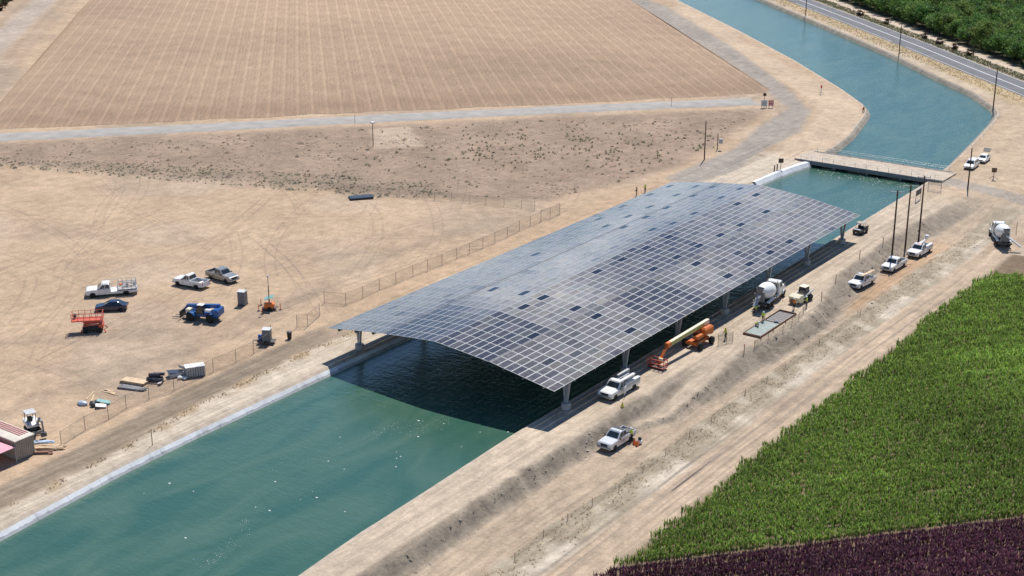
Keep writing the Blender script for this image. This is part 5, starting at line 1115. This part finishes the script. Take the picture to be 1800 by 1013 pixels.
def scatter(poly, n, seed, dens=None):
    g = np.random.default_rng(seed); P = np.array(poly); q = g.uniform(P.min(0), P.max(0), (n*6, 2)); q = q[in_poly(q[:, 0], q[:, 1], poly)]
    if dens is not None: q = q[g.random(len(q)) < dens(q[:, 0], q[:, 1])]
    return q[:n]
def lumps(q, size, seed, col, var=.25, flat=.55):
    g = np.random.default_rng(seed); n = len(q); s = size*g.lognormal(0, .45, n); O8 = np.array([(1,0,0), (.3,.95,0), (-.8,.6,0), (-.8,-.6,0), (.3,-.95,0), (.1,.1,1.), (-.3,-.1,.75)])
    a = g.uniform(0, 6.28, n); ca, sa_ = np.cos(a), np.sin(a); B = O8[None]*(1+g.normal(0, .22, (n, 7, 1))); X = B[..., 0]*ca[:, None]*1.3-B[..., 1]*sa_[:, None]; Y = B[..., 0]*sa_[:, None]*1.3+B[..., 1]*ca[:, None]
    z = height(q[:, 0], q[:, 1]); V = np.stack([q[:, :1]+X*s[:, None], q[:, 1:]+Y*s[:, None], z[:, None]-.03+B[..., 2]*s[:, None]*flat], -1).reshape(-1, 3)
    f = np.array([(0,1,5), (1,2,5), (2,6,5), (2,3,6), (3,4,6), (4,5,6), (4,0,5)]); F = (np.arange(n)[:, None, None]*7+f[None]).reshape(-1, 3)
    c = np.repeat(np.array(col)[None]*(1+g.normal(0, var, (n, 1))), 7, 0); return V, F, np.clip(c, .01, 1)
def ground_cover():
    scrub = PX((-150,283), (0,285), (300,306), (500,320), (700,340), (960,350), (1060,330), (1190,290), (1325,208), (1000,210), (650,228), (0,258), (-150,266))
    weedy = PX((0,278), (250,288), (640,312), (760,322), (800,348), (640,346), (330,320), (100,302), (0,296))
    V, F, c = lumps(scatter(scrub, 3600, 1, lambda v, u: .35+.65*(vnoise(v, u, .18, 7) > .0)), .20, 2, (.29, .212, .152)); tag(link('soil_clods', np_mesh('soil_clods', V, F, 'clod', c)), 'brown soil clods on the fallow strip', 'soil', kind='stuff')
    V, F, c = lumps(scatter(weedy, 800, 3), .22, 4, (.22, .185, .13)); tag(link('soil_clods', np_mesh('weedy_clods', V, F, 'clod', c)), 'dark weedy clods along the yard edge', 'soil', kind='stuff')
    def tufts(name, label, q, n_per, h, spread, w, col, var, seed, tip=(1.1, 1.1, 1.)):
        P = np.c_[q, height(q[:, 0], q[:, 1])]; V, F, c = blades(P, n_per, h, spread, w, col, var, tip, (0, .1), seed, .5); tag(link(name, np_mesh(name, V, F, 'leaf', c)), label, 'weeds', kind='stuff')
    green = PX((790,236), (1230,232), (1290,240), (1250,262), (1130,292), (900,296), (780,270)); line = PX((640,258), (1200,262), (1180,282), (840,292), (640,300))
    tufts('green_weeds', 'green weeds scattered over the fallow strip', np.r_[scatter(green, 170, 6, lambda v, u: .15+.85*(vnoise(v, u, .3, 3) > .25)), scatter(line, 90, 8, lambda v, u: 1.*(vnoise(v, u, .3, 9) > .3)), scatter(scrub, 60, 7)], 12, .4, .5, .12, (.29, .275, .17), .25, 7)
    tufts('grey_weeds', 'grey green low weeds along the yard edge', scatter(weedy, 320, 9), 9, .3, .45, .10, (.31, .28, .19), .22, 8)
    g = np.random.default_rng(4); q = np.c_[g.uniform(13.6, 17.2, 1500), g.uniform(-50, 106, 1500)]; q = q[vnoise(q[:, 0], q[:, 1], .55, 3) < .25]
    tufts('dry_grass', 'dry yellow grass on the weedy strip beside the farm track', q, 5, .18, .22, .045, (.48, .39, .27), .18, 9)
    V, F, c = lumps(np.c_[g.uniform(13.4, 18.4, 900), g.uniform(-50, 106, 900)], .09, 11, (.44, .365, .28)); tag(link('soil_clods', np_mesh('strip_clods', V, F, 'clod', c)), 'pale clods on the weedy strip', 'soil', kind='stuff')
    u = g.uniform(-60, 104, 1800); cc = np.interp(u, _uu, _c2); ff = np.interp(u, _uu, _f2); q = np.c_[cc+(ff-cc)*g.uniform(.1, 1.2, len(u)), u]
    q = q[:900]; V, F, c = lumps(q, .085, 12, (.33, .275, .215)); tag(link('soil_clods', np_mesh('slope_clods', V, F, 'clod', c)), 'earth lumps on the bank slope', 'soil', kind='stuff')
    T, N = np.array([.713, -.701]), np.array([.701, .713]); O = np.array([-58.3, 273.8])
    a, b = g.uniform(-110, 75, 1500), g.uniform(-11, -5.2, 1500); tufts('verge_grass', 'straw coloured grass on the near highway verge', O+T*a[:, None]+N*b[:, None], 6, .3, .35, .09, (.50, .40, .24), .2, 13)
    a, b = g.uniform(-110, 75, 2200), g.uniform(4.8, 8.6, 2200); tufts('verge_weeds', 'olive weeds on the far highway verge', O+T*a[:, None]+N*b[:, None], 8, .45, .4, .12, (.17, .17, .09), .25, 14)
    q = scatter(PX((-30,14), (10,8), (34,-6), (-30,-12)), 900, 15); tufts('corner_crop', 'green patch in the far top left corner', q, 8, .6, .5, .2, (.07, .15, .03), .2, 15)
    # dry weeds along the left dirt road
    u = g.uniform(-60, 6, 420); rl = np.interp(u, [-160, -57, -41, -25, -8, 10], [-26.5, -36, -37.4, -40.0, -41.0, -41.2]); q = np.c_[rl+2.4+g.normal(0, .35, len(u)), u]; q = q[vnoise(q[:, 0], q[:, 1], .5, 2) > -.1]
    tufts('dry_weeds', 'brown dry weeds lining the dark dirt road', q, 5, .18, .2, .05, (.34, .25, .15), .2, 16)
ground_cover()
def tracks():
    g = np.random.default_rng(21); Vs, Fs, o = [], [], 0
    def add(P, w):
        nonlocal o
        P = np.asarray(P); ok = (canal_s(P[:, 0], P[:, 1]) < -1.2)
        if ok.sum() < 6: return
        P = P[ok]
        if len(P) > 1 and np.hypot(*np.diff(P, axis=0).T).max() > 3: return
        R2 = ribbon(P, [-w/2, w/2]); Z = height(R2[..., 0], R2[..., 1])+.035; Vs.append(np.c_[R2.reshape(-1, 2), Z.ravel()]); Fs.append(grid_faces(len(P), 2)+o); o += 2*len(P)
    for k in range(95):
        if k < 62: p = np.array([g.uniform(-112, -46), g.uniform(-58, 62)]); h = g.choice([math.pi/2+g.normal(.35, .35), g.uniform(0, 3.14)], p=[.7, .3]); cur = g.normal(0, .012); n = int(g.uniform(20, 60))
        elif k < 80: p = np.array([g.uniform(8.5, 13), g.uniform(-45, 70)]); h = math.pi/2+g.normal(0, .07); cur = g.normal(0, .004); n = int(g.uniform(15, 45))
        else: p = np.array([g.uniform(19, 22.5), g.uniform(-45, 60)]); h = math.pi/2+g.normal(0, .02); cur = g.normal(0, .001); n = int(g.uniform(30, 70))
        P = []
        for i in range(n): P.append(p.copy()); p = p+np.array([math.cos(h), math.sin(h)]); h += cur; cur += g.normal(0, .002)*(k < 62)
        P = np.array(P)
        for off in (-.85, .85): add(ribbon(P, [off])[:, 0], .34)
    tag(link('tyre_tracks', np_mesh('tyre_tracks', np.concatenate(Vs), np.concatenate(Fs), 'track_dirt')), 'faint tyre tracks crossing the dirt', 'tyre tracks', kind='stuff')
tracks()
def foam():
    g = np.random.default_rng(31); pts = []
    px = [(557,875), (528,879), (484,847), (449,892), (474,898), (549,865), (253,868), (340,864), (298,850), (697,806), (696,821), (736,740), (704,803), (780,745), (598,769), (605,825), (697,795), (844,760), (811,786), (735,768), (893,760), (577,811), (606,900), (326,946)]
    for x, y in px: pts.append((*at(x, y, Z_WATER)[:2], g.uniform(.07, .15)))
    def streak(path, n, sd, r0):
        P = np.array(path, float); d = np.r_[0, np.cumsum(np.hypot(*np.diff(P, axis=0).T))]; t = g.uniform(0, d[-1], n)
        for x, y in zip(np.interp(t, d, P[:, 0])+g.normal(0, sd*1.6, n), np.interp(t, d, P[:, 1])+g.normal(0, sd, n)): pts.append((*at(x, y, Z_WATER)[:2], g.uniform(.3, 1.2)*r0))
    streak([(432,912), (420,945), (398,966), (352,992)], 120, 5, .045); streak([(470,826), (520,808), (600,780)], 60, 8, .04); streak([(650,765), (700,752), (760,747), (795,735)], 130, 6, .045)
    streak([(1440,302), (1520,315), (1615,328)], 200, 4, .09); streak([(1560,335), (1590,340), (1520,370), (1460,345)], 90, 13, .07); streak([(1690,215), (1715,235), (1690,250)], 60, 12, .06)
    V, F = [], []
    for x, y, r_ in pts:
        o = len(V); n = 6; ph = g.uniform(0, 6)
        V.append((x, y, Z_WATER+.05+r_*.25))
        for i in range(n): q = r_*g.uniform(.6, 1.2); V.append((x+q*math.cos(ph+i*1.047), y+q*math.sin(ph+i*1.047), Z_WATER+.02))
        F += [(o, o+1+i, o+1+(i+1) % n) for i in range(n)]
    tag(link('foam_flecks', np_mesh('foam_flecks', np.array(V), np.array(F), 'foam')), 'white foam flecks floating on the canal', 'foam', kind='stuff')
foam()
